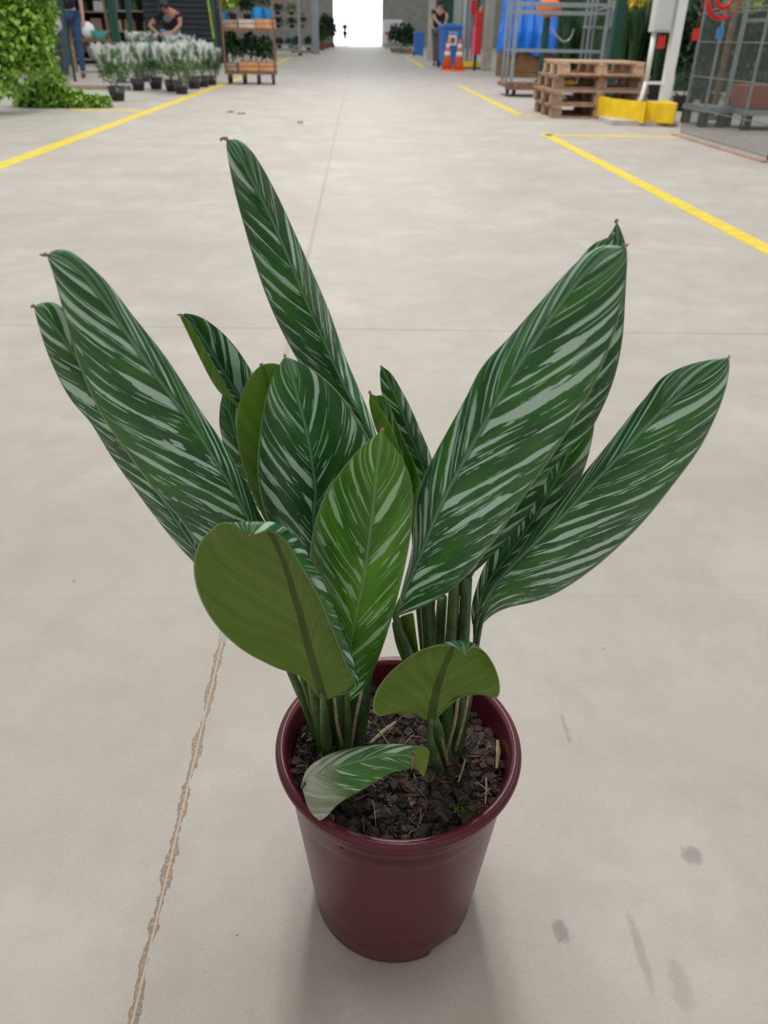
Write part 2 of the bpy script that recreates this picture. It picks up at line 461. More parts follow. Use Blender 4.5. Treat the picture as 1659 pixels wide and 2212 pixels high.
# ------------------------------------------------------------------ mesh helpers
class MB:
    """collects shapes; build() links them as one mesh object"""
    def __init__(s):
        s.bm = bmesh.new()
        s.mi = 0

    def _fin(s, faces):
        for f in faces:
            f.material_index = s.mi

    def box(s, c, size, rz=0.0, rx=0.0, ry=0.0, taper=1.0):
        c = Vector(c)
        sx, sy, sz = [k / 2 for k in size]
        R = Euler((rx, ry, rz)).to_matrix()
        vs = []
        for z in (-1, 1):
            k = taper if z > 0 else 1.0
            for x, y in ((-1, -1), (1, -1), (1, 1), (-1, 1)):
                vs.append(s.bm.verts.new(c + R @ Vector((x * sx * k, y * sy * k, z * sz))))
        F = [(3, 2, 1, 0), (4, 5, 6, 7), (0, 1, 5, 4), (1, 2, 6, 5), (2, 3, 7, 6), (3, 0, 4, 7)]
        s._fin([s.bm.faces.new([vs[i] for i in f]) for f in F])
        return s

    def prism(s, pts, z0, z1):
        a = [s.bm.verts.new((p[0], p[1], z0)) for p in pts]
        b = [s.bm.verts.new((p[0], p[1], z1)) for p in pts]
        n = len(pts)
        fs = [s.bm.faces.new(a[::-1]), s.bm.faces.new(b)]
        for i in range(n):
            fs.append(s.bm.faces.new((a[i], a[(i + 1) % n], b[(i + 1) % n], b[i])))
        s._fin(fs)
        return s

    def tube(s, pts, r, seg=8, cap=True, flat=1.0):
        pts = [Vector(p) for p in pts]
        n = len(pts)
        rs = r if isinstance(r, (list, tuple)) else [r] * n
        rings = []
        ref = Vector((0.13, 0.97, 0.2)).normalized()
        for i in range(n):
            t = (pts[min(i + 1, n - 1)] - pts[max(i - 1, 0)])
            if t.length < 1e-9:
                t = Vector((0, 0, 1))
            t.normalize()
            rr = ref if abs(t.dot(ref)) < 0.95 else Vector((1, 0, 0))
            u = t.cross(rr).normalized()
            w = t.cross(u).normalized()
            rings.append([s.bm.verts.new(pts[i] + (u * math.cos(a) + w * math.sin(a) * flat) * rs[i])
                          for a in [2 * PI * k / seg for k in range(seg)]])
        fs = []
        for i in range(n - 1):
            for k in range(seg):
                fs.append(s.bm.faces.new((rings[i][k], rings[i][(k + 1) % seg], rings[i + 1][(k + 1) % seg], rings[i + 1][k])))
        if cap:
            fs.append(s.bm.faces.new(rings[0][::-1]))
            fs.append(s.bm.faces.new(rings[-1]))
        s._fin(fs)
        return s

    def lathe(s, prof, seg=32, c=(0, 0, 0), closed=False):
        c = Vector(c)
        rings = []
        for r, z in prof:
            if r < 1e-6:
                rings.append([s.bm.verts.new(c + Vector((0, 0, z)))])
            else:
                rings.append([s.bm.verts.new(c + Vector((r * math.cos(2 * PI * k / seg), r * math.sin(2 * PI * k / seg), z))) for k in range(seg)])
        fs = []
        for i in range(len(rings) - 1):
            a, b = rings[i], rings[i + 1]
            for k in range(seg):
                k2 = (k + 1) % seg
                if len(a) == 1 and len(b) == 1:
                    continue
                if len(a) == 1:
                    fs.append(s.bm.faces.new((a[0], b[k2], b[k])))
                elif len(b) == 1:
                    fs.append(s.bm.faces.new((a[k], a[k2], b[0])))
                else:
                    fs.append(s.bm.faces.new((a[k], a[k2], b[k2], b[k])))
        s._fin(fs)
        return s

    def ball(s, c, r, sub=1, sq=(1, 1, 1)):
        ret = bmesh.ops.create_icosphere(s.bm, subdivisions=sub, radius=r)
        for v in ret['verts']:
            v.co = Vector((v.co.x * sq[0], v.co.y * sq[1], v.co.z * sq[2])) + Vector(c)
        s._fin({f for v in ret['verts'] for f in v.link_faces})
        return s

    def leaf(s, p, d, up, L, w, fold=0.25):
        """a small folded and drooping foliage leaf"""
        p, d, up = Vector(p), Vector(d).normalized(), Vector(up)
        sd = d.cross(up)
        if sd.length < 1e-4:
            sd = d.cross(Vector((1, 0, 0)))
        sd.normalize()
        nn = sd.cross(d)
        a = s.bm.verts.new(p)
        l = s.bm.verts.new(p + d * L * 0.45 + sd * w * 0.5 + nn * w * fold)
        r = s.bm.verts.new(p + d * L * 0.45 - sd * w * 0.5 + nn * w * fold)
        m = s.bm.verts.new(p + d * L * 0.5)
        t = s.bm.verts.new(p + d * L - nn * L * 0.18)
        s._fin([s.bm.faces.new((a, m, l)), s.bm.faces.new((m, t, l)), s.bm.faces.new((a, r, m)), s.bm.faces.new((m, r, t))])
        return s

    def build(s, name, m, parent=None, smooth=False, bevel=0.0):
        bmesh.ops.recalc_face_normals(s.bm, faces=s.bm.faces[:]) if not getattr(s, 'noflip', False) else None
        me = bpy.data.meshes.new(name)
        s.bm.to_mesh(me)
        s.bm.free()
        for mm in (m if isinstance(m, (list, tuple)) else [m]):
            me.materials.append(mm)
        if smooth:
            for p in me.polygons:
                p.use_smooth = True
        o = bpy.data.objects.new(name, me)
        COL.objects.link(o)
        if bevel:
            bv = o.modifiers.new('bevel', 'BEVEL')
            bv.width = bevel
            bv.segments = 2
            bv.limit_method = 'ANGLE'
        if parent is not None:
            o.parent = parent
            o.matrix_parent_inverse = Matrix.Identity(4)
        return o


def tag(o, label, cat, group=None, kind=None):
    o['label'] = label
    o['category'] = cat
    if group:
        o['group'] = group
    if kind:
        o['kind'] = kind
    return o


def thing(name, label, cat, loc=(0, 0, 0), rz=0.0, group=None):
    o = bpy.data.objects.new(name, None)
    o.location = loc
    o.rotation_euler = (0, 0, rz)
    o.empty_display_size = 0.1
    COL.objects.link(o)
    return tag(o, label, cat, group)


def struct(o):
    o['kind'] = 'structure'
    return o


def copy_tree(o, parent=None):
    c = o.copy()
    COL.objects.link(c)
    if parent is not None:
        c.parent = parent
    for ch in list(o.children):
        copy_tree(ch, c)
    return c


def rnd_dir(zmin=-1.0):
    while True:
        v = Vector((random.uniform(-1, 1), random.uniform(-1, 1), random.uniform(zmin, 1)))
        if 0.1 < v.length < 1:
            return v.normalized()


def catmull(pts, n):
    """resample a polyline smoothly by arc length; pts are tuples of any size"""
    P = [Vector(p) for p in pts]
    if len(P) == 1:
        return [P[0].copy() for _ in range(n)]
    ext = [P[0] * 2 - P[1]] + P + [P[-1] * 2 - P[-2]]
    dense = []
    for i in range(len(P) - 1):
        a, b, c, d = ext[i:i + 4]
        for k in range(12):
            t = k / 12
            dense.append(0.5 * ((2 * b) + (c - a) * t + (2 * a - 5 * b + 4 * c - d) * t * t + (3 * b - a - 3 * c + d) * t ** 3))
    dense.append(P[-1])
    L = [0.0]
    for i in range(1, len(dense)):
        L.append(L[-1] + (dense[i] - dense[i - 1]).length)
    out = []
    j = 0
    for i in range(n):
        t = L[-1] * i / (n - 1)
        while j < len(L) - 2 and L[j + 1] < t:
            j += 1
        k = (t - L[j]) / max(L[j + 1] - L[j], 1e-9)
        out.append(dense[j].lerp(dense[j + 1], min(1, max(0, k))))
    return out


# ------------------------------------------------------------------ setting
floor = MB().box((0, 45, -0.05), (60, 94, 0.1)).build('floor', M['floor'])
struct(floor)

def wallbox(name, x0, x1, y0, y1, z0, z1, m):
    return struct(MB().box(((x0 + x1) / 2, (y0 + y1) / 2, (z0 + z1) / 2), (x1 - x0, y1 - y0, z1 - z0)).build(name, m))


DX0, DX1 = AT(722, 98, 84).x, AT(824, 98, 84).x
fw = MB()
fw.box(((-30 + DX0) / 2, 84.2, 4), (DX0 + 30, 0.4, 8.0))
fw.box(((30 + DX1) / 2, 84.2, 4), (30 - DX1, 0.4, 8.0))
fw.box(((DX0 + DX1) / 2, 84.2, 6.75), (DX1 - DX0, 0.4, 2.5))
struct(fw.build('wall_far', M['wall']))
wallbox('wall_left', -30.2, -30, -2, 84, 0, 8, M['wall'])
wallbox('wall_right', 30, 30.2, -2, 84, 0, 8, M['wall'])
wallbox('shade_wall_near', -30, 30, -2.6, -2.4, 0, 7.8, M['bounce_pale'])  # unseen wall added behind the camera to block ambient light and bounce fill
wallbox('shade_ceiling', -30, 30, -2.4, 0.0, 7.8, 8.0, M['bounce_pale'])  # unseen slab added overhead to shade the floor close to the camera
sky = MB().box((0, 92, 4), (30, 0.1, 9)).build('sky', M['daylight'])
struct(sky)

lt = [('long yellow line painted along the left side of the aisle', (-2.45, 1.2), (-2.45, 22.5), 0.13),
      ('long yellow line painted along the right side, running off the frame', (1.87, 1.2), (1.87, 8.46), 0.10),
      ('yellow line segment beside the empty trolley and pallets', (2.01, 10.46), (2.01, 17.1), 0.11)]
for lab, a, b, w in lt:
    o = MB().box(((a[0] + b[0]) / 2, (a[1] + b[1]) / 2, 0.001), (w, b[1] - a[1], 0.002)).build('floor_marking', M['yellow_paint'])
    tag(o, lab, 'painted line')


def cross_line(lab, p, q, w):
    a, b = G(*p), G(*q)
    d = b - a
    o = MB().box((a + b) / 2 + Vector((0, 0, 0.001)), (d.length, w, 0.002), rz=math.atan2(d.y, d.x)).build('floor_marking', M['yellow_paint'])
    tag(o, lab, 'painted line')


cross_line('thin yellow line crossing in front of the yellow kerb guards', (1178, 292), (1490, 297), 0.12)
cross_line('thin yellow line below the trailing ivy pile', (150, 237), (305, 240), 0.16)
cross_line('short faint yellow line in front of the pallets', (1120, 250), (1165, 251), 0.10)
cross_line('distant yellow dash left of the traffic cones', (876, 122), (916, 147), 0.16)
cross_line('pale yellow dash beyond the crate trolley', (594, 138), (628, 124), 0.2)
cross_line('short yellow stripe under the traffic cones', (952, 152), (1000, 155), 0.25)


# ------------------------------------------------------------------ the potted plant
PCX, PCY, RIMZ, SOILZ = 0.038, 0.505, 0.235, 0.204
plant = thing('potted_plant', 'large silver-striped leafy plant in a maroon pot on the aisle floor', 'potted plant', (PCX, PCY, 0))


def under(o, root, loc=None):
    """parent o (built in world space) under root without moving it"""
    o.parent = root
    o.matrix_parent_inverse = Matrix.Identity(4)
    o.location = -Vector(root.location) if root.type == 'EMPTY' and root.parent is None else (0, 0, 0)
    return o


# pot: lathe with rolled rim, band under it, inner wall; three notches at the foot
def make_pot():
    R, rb, h = 0.116, 0.085, RIMZ
    prof = [(0.0, 0.004), (rb - 0.006, 0.004), (rb - 0.002, 0.0), (rb, 0.003)]
    rt = 0.1055
    for i in range(1, 9):
        k = i / 8
        prof.append((rb + (rt - rb) * k, 0.003 + (0.205 - 0.003) * k))
    prof += [(rt + 0.0022, 0.2065), (rt + 0.0030, 0.209), (rt + 0.0042, 0.2225)]
    cx, cz, tr = R - 0.0055, h - 0.0055, 0.0056
    for a in range(-60, 190, 20):
        prof.append((cx + tr * math.cos(math.radians(a)), cz + tr * math.sin(math.radians(a))))
    prof += [(0.1035, 0.222), (0.1015, 0.19), (0.090, 0.05), (0.082, 0.010), (0.0, 0.010)]
    m = MB()
    m.lathe(prof, 128)
    bm = m.bm
    for ang in (-55, 65, 185):           # foot notches
        for v in bm.verts:
            a = math.degrees(math.atan2(v.co.y, v.co.x))
            da = (a - ang + 180) % 360 - 180
            if abs(da) < 12 and v.co.z < 0.0045 and (v.co.x ** 2 + v.co.y ** 2) > (rb - 0.010) ** 2:
                k = min(1.0, (12 - abs(da)) / 2.5)
                v.co.z += 0.0095 * k
    return m.build('pot', M['pot'], plant, smooth=True)


pot = make_pot()


def soil_h(x, y):
    return 0.006 * pnoise(Vector((x * 22, y * 22, 1.3))) + 0.005 * pnoise(Vector((x * 55, y * 55, 7.1)))


m = MB()
NR, NA = 34, 120
rings = []
for i in range(NR + 1):
    r = 0.1030 * i / NR
    rings.append([m.bm.verts.new((r * math.cos(2 * PI * k / NA), r * math.sin(2 * PI * k / NA),
                                  SOILZ + soil_h(r * math.cos(2 * PI * k / NA), r * math.sin(2 * PI * k / NA)) - (0.004 if i > 30 else 0))) for k in range(NA)])
for i in range(NR):
    for k in range(NA):
        m.bm.faces.new((rings[i][k], rings[i][(k + 1) % NA], rings[i + 1][(k + 1) % NA], rings[i + 1][k]))
soil = m.build('potting_soil', M['soil'], plant, smooth=True)

# bark mulch: countless irregular chips, sticks and crumbs
rs = random.Random(5)
m = MB()
for i in range(2300):
    r = 0.1005 * math.sqrt(rs.random())
    a = rs.random() * 2 * PI
    x, y = r * math.cos(a), r * math.sin(a)
    k = rs.random()
    size = rs.uniform(0.0018, 0.0048) if k < 0.72 else rs.uniform(0.0045, 0.0105)
    tone = rs.random()
    right = x > 0.02
    m.mi = 0 if tone < (0.62 if right else 0.42) else (2 if tone < 0.93 else 1)
    if m.mi == 1:
        size *= 0.8
    z = SOILZ + soil_h(x, y) + size * 0.12
    n = rs.randint(5, 7)
    el = rs.uniform(1.0, 2.0)
    R = Euler((rs.uniform(-0.7, 0.7), rs.uniform(-0.7, 0.7), rs.random() * 6.3)).to_matrix()
    th = size * rs.uniform(0.18, 0.5)
    lo, hi = [], []
    for q in range(n):
        aa = 2 * PI * q / n + rs.uniform(-0.25, 0.25)
        rr = size * rs.uniform(0.65, 1.0)
        p = Vector((rr * math.cos(aa) * el * 0.8, rr * math.sin(aa) * 0.75, 0))
        lo.append(m.bm.verts.new(Vector((x, y, z)) + R @ (p + Vector((0, 0, -th)))))
        hi.append(m.bm.verts.new(Vector((x, y, z)) + R @ (p * 0.86 + Vector((0, 0, th * rs.uniform(0.6, 1.2))))))
    fs = [m.bm.faces.new(lo[::-1]), m.bm.faces.new(hi)]
    for q in range(n):
        fs.append(m.bm.faces.new((lo[q], lo[(q + 1) % n], hi[(q + 1) % n], hi[q])))
    m._fin(fs)
mulch = m.build('bark_mulch', [M['bark'], M['bark2'], M['bark3']], plant)
mulch['kind'] = 'stuff'
m = MB()
for i in range(210):
    r = 0.098 * math.sqrt(rs.random())
    a = rs.random() * 2 * PI
    x, y = r * math.cos(a), r * math.sin(a)
    if i < 90:
        x, y = rs.gauss(-0.072, 0.016), rs.gauss(0.01, 0.035)
        if math.hypot(x, y) > 0.098:
            continue
    L = rs.uniform(0.006, 0.022)
    az = rs.random() * 6.3
    d = Vector((math.cos(az), math.sin(az), rs.uniform(-0.1, 0.45))).normalized()
    if math.hypot(x + d.x * L, y + d.y * L) > 0.1:
        continue
    p = Vector((x, y, SOILZ + soil_h(x, y) + 0.0025))
    m.mi = 0 if rs.random() < 0.45 else 1
    m.tube([p, p + d * L * 0.5 + Vector((0, 0, 0.0006)), p + d * L], [0.0005, 0.0006, 0.0003], 5)
fib = m.build('bark_fibres', [M['straw'], M['bark2']], plant)
fib['kind'] = 'stuff'
for (a, b, r) in (((1005, 1640), (990, 1690), 0.0013), ((1075, 1600), (1073, 1660), 0.0024), ((1050, 1680), (1048, 1740), 0.0011),
                  ((855, 1560), (800, 1605), 0.0022), ((805, 1730), (812, 1785), 0.0005), ((1030, 1690), (1062, 1720), 0.0006)):
    A, B = G(*a, SOILZ + 0.008), G(*b, SOILZ + 0.005)
    mm = MB().tube([A, A.lerp(B, 0.5) + Vector((0.0006, 0, 0.002)), B], [r * 0.7, r, r * 0.6], 6)
    under(mm.build('wood_splinter', M['straw'], None), plant)
m = MB()
for i in range(500):
    p = G(1005, 1752, SOILZ) + Vector((rs.gauss(0, 0.006), rs.gauss(0, 0.004), rs.uniform(0.002, 0.006)))
    if math.hypot(p.x - PCX, p.y - PCY) < 0.099:
        m.leaf(p, (rs.uniform(-1, 1), rs.uniform(-1, 1), rs.random()), (0, 0, 1), 0.0025, 0.0012)
under(m.build('moss_patch', M['moss'], None), plant)['kind'] = 'stuff'


# ---- leaves
def lerp_list(v, t):
    if not isinstance(v, (list, tuple)):
        return v
    x = t * (len(v) - 1)
    i = min(int(x), len(v) - 2)
    k = x - i
    k = k * k * (3 - 2 * k) if len(v) > 2 else k
    return v[i] * (1 - k) + v[i + 1] * k


LEAVES = []


def leaf(cols, Y, seed, petiole=None, top='leaf_top', back='leaf_back', vk=1.3, NS=44, tip=None, pr=0.0032, label=None, pmat='petiole', wave=0.0, NX=5, flip=None):
    """cols: list of (s, outline polyline base->tip in the photo's frame, depth offset along the leaf).
    Y: distance of the midrib base->tip."""
    P = []
    for s_, poly, dy in cols:
        px = catmull([(p[0], p[1]) for p in poly], NS)
        col = []
        for i in range(NS):
            t = i / (NS - 1)
            col.append(AT(px[i].x, px[i].y, lerp_list(Y, t) + lerp_list(dy, t)))
        P.append(col)
    S = [c[0] for c in cols]
    # interpolate across
    NXs = []
    for a in range(len(S) - 1):
        for k in range(NX):
            NXs.append((a, k / NX))
    NXs.append((len(S) - 2, 1.0))
    grid, sv = [], []
    for (a, k) in NXs:
        i0, i1, i2, i3 = max(a - 1, 0), a, a + 1, min(a + 2, len(S) - 1)
        sv.append(S[i1] + (S[i2] - S[i1]) * k)
        col = []
        for i in range(NS):
            b, c = P[i1][i], P[i2][i]
            aa = P[i0][i] if i0 != i1 else b * 2 - c
            dd = P[i3][i] if i3 != i2 else c * 2 - b
            if len(S) == 3:       # plain leaf: halves arch away from the midrib
                col.append(b.lerp(c, k))
            else:
                col.append(0.5 * ((2 * b) + (c - aa) * k + (2 * aa - 5 * b + 4 * c - dd) * k * k + (3 * b - aa - 3 * c + dd) * k ** 3))
        grid.append(col)
    if len(S) == 3:               # quadratic arching of each half
        for j, (a, k) in enumerate(NXs):
            s_ = abs(sv[j])
            side = 0 if sv[j] < 0 else 2
            for i in range(NS):
                t = i / (NS - 1)
                bulge = s_ * (1 - s_)
                p = grid[j][i]
                w = (P[side][i] - P[1][i]).length
                away = (p - Vector((0, 0, CAMH))).normalized()
                grid[j][i] = p - away * bulge * w * 0.42
    ph = seed * 1.7
    for j in range(len(grid)):
        for i in range(NS):
            t = i / (NS - 1)
            env = math.sin(PI * t)
            if wave:
                away = (grid[j][i] - Vector((0, 0, CAMH))).normalized()
                grid[j][i] += away * wave * env * abs(sv[j]) ** 2 * math.sin(t * 17 + ph + (2.0 if sv[j] > 0 else 0))
            q0 = sv[j]
            away = (grid[j][i] - Vector((0, 0, CAMH))).normalized()
            grid[j][i] += away * 0.0011 * env * (1 - abs(q0)) * abs(q0) * 4 * math.sin(t * 30 - abs(q0) * 6 + ph)
    jm = min(range(len(sv)), key=lambda j: abs(sv[j]))
    tl = [0.0]
    for i in range(1, NS):
        tl.append(tl[-1] + (grid[jm][i] - grid[jm][i - 1]).length)
    Wm = 0
    for i in range(NS):
        for e in (0, len(sv) - 1):
            d = 0
            rng = range(jm, e, 1 if e > jm else -1)
            for j in rng:
                d += (grid[j][i] - grid[j + (1 if e > jm else -1)][i]).length
            Wm = max(Wm, d)
    bm = bmesh.new()
    V = [[bm.verts.new(grid[j][i]) for i in range(NS)] for j in range(len(sv))]
    for j in range(len(sv) - 1):
        for i in range(NS - 1):
            f4 = (V[j][i], V[j + 1][i], V[j + 1][i + 1], V[j][i + 1])
            bm.faces.new(f4[::-1] if (S[0] > 0 if flip is None else flip) else f4)
    me = bpy.data.meshes.new('leaf')
    bm.to_mesh(me)
    bm.free()
    for k in (top, back, 'leaf_edge'):
        me.materials.append(M[k])
    va = me.attributes.new('veinco', 'FLOAT_VECTOR', 'POINT')
    ea = me.attributes.new('edgeco', 'FLOAT_VECTOR', 'POINT')
    idx = 0
    for j in range(len(sv)):
        s_ = sv[j]
        for i in range(NS):
            d = 0.0
            if j != jm:
                stp = 1 if j > jm else -1
                for q in range(jm, j, stp):
                    d += (grid[q][i] - grid[q + stp][i]).length
            a = abs(s_)
            q = tl[i] - vk * (Wm * 0.6 * a + 0.6 * d)
            va.data[idx].vector = (q, d if s_ >= 0 else -d, seed * 13.7)
            ea.data[idx].vector = (s_, i / (NS - 1), 0)
            idx += 1
    for p in me.polygons:
        p.use_smooth = True
    o = bpy.data.objects.new('leaf', me)
    COL.objects.link(o)
    under(o, plant)
    so = o.modifiers.new('thickness', 'SOLIDIFY')
    so.thickness = 0.0008
    so.offset = -1
    so.material_offset = 1
    so.material_offset_rim = 2
    sub = o.modifiers.new('smooth', 'SUBSURF')
    sub.levels = 1
    sub.render_levels = 1
    sub.boundary_smooth = 'PRESERVE_CORNERS'
    if label:
        o['label'] = label
    base = grid[jm][0]
    # midrib keel on the underside near the base continues into the petiole
    if petiole:
        pts = [base + (grid[jm][3] - base) * 0.6, base] + [Vector(p) for p in petiole]
        pp = catmull(pts, 16)
        rr = [pr * (0.55 + 0.75 * min(1, i / 9)) for i in range(16)]
        pe = MB().tube(pp, rr, 10).build('petiole', M[pmat], None, smooth=True)
        pe.parent = o
    if tip:
        e = grid[jm][NS - 1]
        T = [e] + [AT(p[0], p[1], lerp_list(Y, 1.0)) for p in tip]
        tp = MB().tube(catmull(T, 7), [0.0012, 0.0012, 0.0011, 0.0009, 0.0008, 0.0006, 0.0002], 6).build('leaf_tip', M['tipdry'], None, smooth=True)
        tp.parent = o
    LEAVES.append(o)
    return o


def S_(px, py, Y):
    return AT(px, py, Y)


def soilp(px, py):
    return G(px, py, SOILZ - 0.006)


# tall leaf at the back
leaf([(-1, [(815, 985), (760, 915), (690, 845), (645, 785), (590, 680), (550, 572), (520, 468), (500, 390), (488, 320), (488, 301)], [0.01, 0.018, 0.004]),
      (0, [(818, 985), (788, 915), (752, 850), (700, 735), (652, 625), (600, 500), (555, 410), (515, 335), (492, 300)], 0),
      (1, [(822, 985), (808, 915), (790, 870), (748, 772), (708, 660), (655, 540), (600, 420), (552, 335), (520, 303), (497, 297)], [0.01, 0.026, 0.006])],
     [0.545, 0.56, 0.535, 0.50], 1, petiole=[S_(800, 1200, .54), S_(765, 1440, .53), soilp(762, 1600)], tip=[(482, 299), (476, 301), (479, 306)],
     label='tallest leaf, pointing up at the back')

# far left leaf, behind
leaf([(-1, [(470, 1265), (410, 1208), (355, 1145), (290, 1058), (238, 985), (195, 915), (150, 862), (110, 785), (86, 718), (72, 664)], [0.01, 0.012, 0.004]),
      (0, [(478, 1262), (430, 1200), (370, 1110), (300, 1000), (235, 890), (175, 790), (125, 715), (90, 675), (74, 660)], 0),
      (1, [(490, 1258), (465, 1190), (410, 1080), (330, 950), (260, 830), (200, 740), (150, 680), (120, 652), (95, 652), (76, 658)], [0.01, 0.016, 0.004])],
     [0.535, 0.55, 0.52, 0.485], 2, petiole=[S_(580, 1360, .53), S_(650, 1500, .52), soilp(690, 1610)], tip=[(69, 662), (67, 665)],
     label='leaf leaning left, mostly behind another', wave=0.002)

# big left leaf
leaf([(-1, [(560, 1270), (490, 1235), (428, 1182), (385, 1120), (330, 1059), (264, 968), (215, 895), (176, 808), (141, 696), (120, 615), (103, 560), (100, 553)], [0.006, 0.016, 0.012, 0.003]),
      (0, [(570, 1262), (556, 1165), (520, 1085), (474, 1003), (411, 906), (330, 797), (264, 703), (205, 622), (160, 575), (118, 550), (101, 549)], 0),
      (1, [(582, 1250), (588, 1155), (562, 1110), (528, 1032), (486, 960), (430, 880), (362, 774), (292, 685), (232, 608), (185, 565), (150, 540), (125, 536), (104, 546)], [0.008, 0.022, 0.018, 0.003])],
     [0.50, 0.475, 0.455, 0.43], 3, petiole=[S_(625, 1380, .51), S_(668, 1500, .512), soilp(700, 1622)], tip=[(93, 551), (85, 550)],
     label='long broad leaf leaning to the left')

# small leaf with a folded edge, upper left
leaf([(-1, [(600, 985), (556, 910), (514, 873), (480, 815), (440, 745), (415, 705), (396, 680)], [0.0, -0.004, 0.0]),
      (-0.45, [(596, 990), (548, 915), (510, 876), (468, 838), (430, 768), (405, 715), (390, 683)], [0.0, 0.006, 0.0]),
      (0, [(602, 985), (560, 905), (522, 866), (488, 810), (448, 745), (420, 705), (393, 681)], [0.0, 0.016, 0.002]),
      (0.5, [(608, 975), (580, 895), (545, 840), (500, 778), (458, 722), (425, 692), (396, 679)], [0.0, 0.014, 0.002]),
      (1, [(612, 965), (590, 880), (560, 830), (528, 775), (490, 727), (450, 694), (420, 680), (398, 677)], [0.0, 0.020, 0.002])],
     [0.56, 0.56, 0.55, 0.54], 4, petiole=[S_(650, 1200, .55), S_(700, 1450, .54), soilp(725, 1600)], tip=[(387, 680), (382, 679)],
     back='leaf_back_bright', label='small leaf folded along its length', NX=4)

# dull leaf behind it
leaf([(-1, [(560, 1105), (515, 1030), (488, 980), (474, 925), (474, 882), (480, 853)], [0.0, 0.006, 0.0]),
      (0, [(575, 1100), (540, 1020), (515, 960), (500, 905), (486, 868), (481, 852)], 0),
      (1, [(600, 1095), (570, 1010), (550, 950), (530, 895), (500, 862), (482, 851)], [0.0, 0.01, 0.0])],
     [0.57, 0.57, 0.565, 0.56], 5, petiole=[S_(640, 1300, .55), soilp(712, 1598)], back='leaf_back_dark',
     label='small dull leaf peeping out at the back')

# plain green underside left of the centre leaf
leaf([(1, [(600, 1170), (565, 1110), (535, 1040), (515, 965), (512, 900), (526, 840), (548, 803), (566, 788)], [0.0, 0.006, 0.0]),
      (0, [(620, 1165), (600, 1090), (592, 1010), (588, 940), (584, 870), (578, 820), (568, 788)], 0),
      (-1, [(650, 1150), (655, 1060), (650, 960), (645, 880), (630, 820), (605, 788), (585, 784), (570, 787)], [0.0, 0.008, 0.0])],
     [0.53, 0.525, 0.515, 0.51], 6, petiole=[S_(690, 1400, .53), soilp(730, 1600)], back='leaf_back_bright', tip=[(563, 787), (562, 790)],
     label='leaf showing its plain bright green underside')

# leaf back right of the tall one
leaf([(-1, [(905, 1110), (903, 1040), (876, 1000), (850, 955), (836, 905), (824, 850), (820, 812), (822, 795)], [0.0, 0.006, 0.0]),
      (0, [(915, 1110), (922, 1040), (905, 985), (885, 935), (865, 880), (842, 828), (825, 794)], 0),
      (1, [(935, 1105), (945, 1050), (932, 985), (912, 935), (888, 880), (864, 835), (845, 806), (827, 792)], [0.0, 0.012, 0.0])],
     [0.56, 0.56, 0.555, 0.545], 7, petiole=[S_(925, 1250, .55), S_(930, 1450, .53), soilp(940, 1615)], tip=[(823, 791), (822, 789)],
     label='narrow leaf standing at the back right of centre')

# folded bright leaf
leaf([(-1, [(900, 1110), (893, 1066), (878, 1010), (858, 950), (838, 905), (812, 868), (800, 850)], [0.0, -0.002, 0.0]),
      (-0.5, [(880, 1115), (862, 1040), (838, 985), (818, 940), (806, 905), (799, 872), (798, 850)], [0.0, 0.006, 0.0]),
      (0, [(892, 1110), (885, 1050), (860, 985), (838, 935), (820, 895), (806, 868), (799, 850)], [0.0, 0.014, 0.0]),
      (1, [(905, 1100), (908, 1040), (888, 985), (866, 935), (850, 895), (836, 862), (824, 853), (812, 856), (801, 850)], [0.0, 0.012, 0.0])],
     [0.52, 0.515, 0.51, 0.505], 8, petiole=[S_(905, 1300, .53), S_(925, 1480, .52), soilp(935, 1618)], back='leaf_back_bright', top='leaf_young', tip=[(799, 846), (798, 843)],
     label='young folded leaf with a bright green underside', NX=4)

# centre leaf
leaf([(-1, [(690, 1300), (640, 1215), (600, 1155), (572, 1110), (556, 1040), (556, 975), (564, 910), (576, 850), (592, 805), (612, 773)], [0.004, 0.014, 0.004]),
      (0, [(700, 1300), (684, 1210), (676, 1130), (681, 1063), (674, 1000), (662, 930), (646, 870), (632, 815), (617, 770)], 0),
      (1, [(715, 1300), (765, 1200), (800, 1110), (815, 1030), (806, 965), (785, 925), (752, 872), (712, 827), (665, 790), (640, 778), (621, 771)], [0.004, 0.018, 0.004])],
     [0.505, 0.495, 0.485, 0.475], 9, petiole=[S_(715, 1450, .51), soilp(722, 1612)], tip=[(615, 768), (614, 764)],
     label='broad dark leaf at the centre')

# right leaf, outermost
leaf([(-1, [(1036, 1348), (1050, 1290), (1105, 1215), (1160, 1130), (1218, 1070), (1268, 1012), (1315, 955), (1358, 900), (1398, 852), (1432, 812), (1490, 786), (1545, 774), (1572, 771)], [0.004, 0.02, 0.016, 0.003]),
      (0, [(1038, 1348), (1070, 1262), (1130, 1195), (1194, 1133), (1275, 1047), (1330, 990), (1378, 938), (1430, 885), (1490, 835), (1540, 797), (1574, 771)], 0),
      (1, [(1042, 1350), (1062, 1330), (1100, 1313), (1150, 1303), (1205, 1282), (1270, 1240), (1330, 1190), (1392, 1128), (1455, 1050), (1510, 975), (1546, 905), (1568, 845), (1577, 800), (1576, 773)], [0.004, 0.016, 0.012, 0.003])],
     [0.505, 0.485, 0.465, 0.445], 10, petiole=[S_(1028, 1400, .508), S_(1005, 1520, .508), soilp(985, 1628)], tip=[(1577, 769)],
     label='long leaf leaning out furthest to the right', pmat='petiole_dark', wave=0.0015)

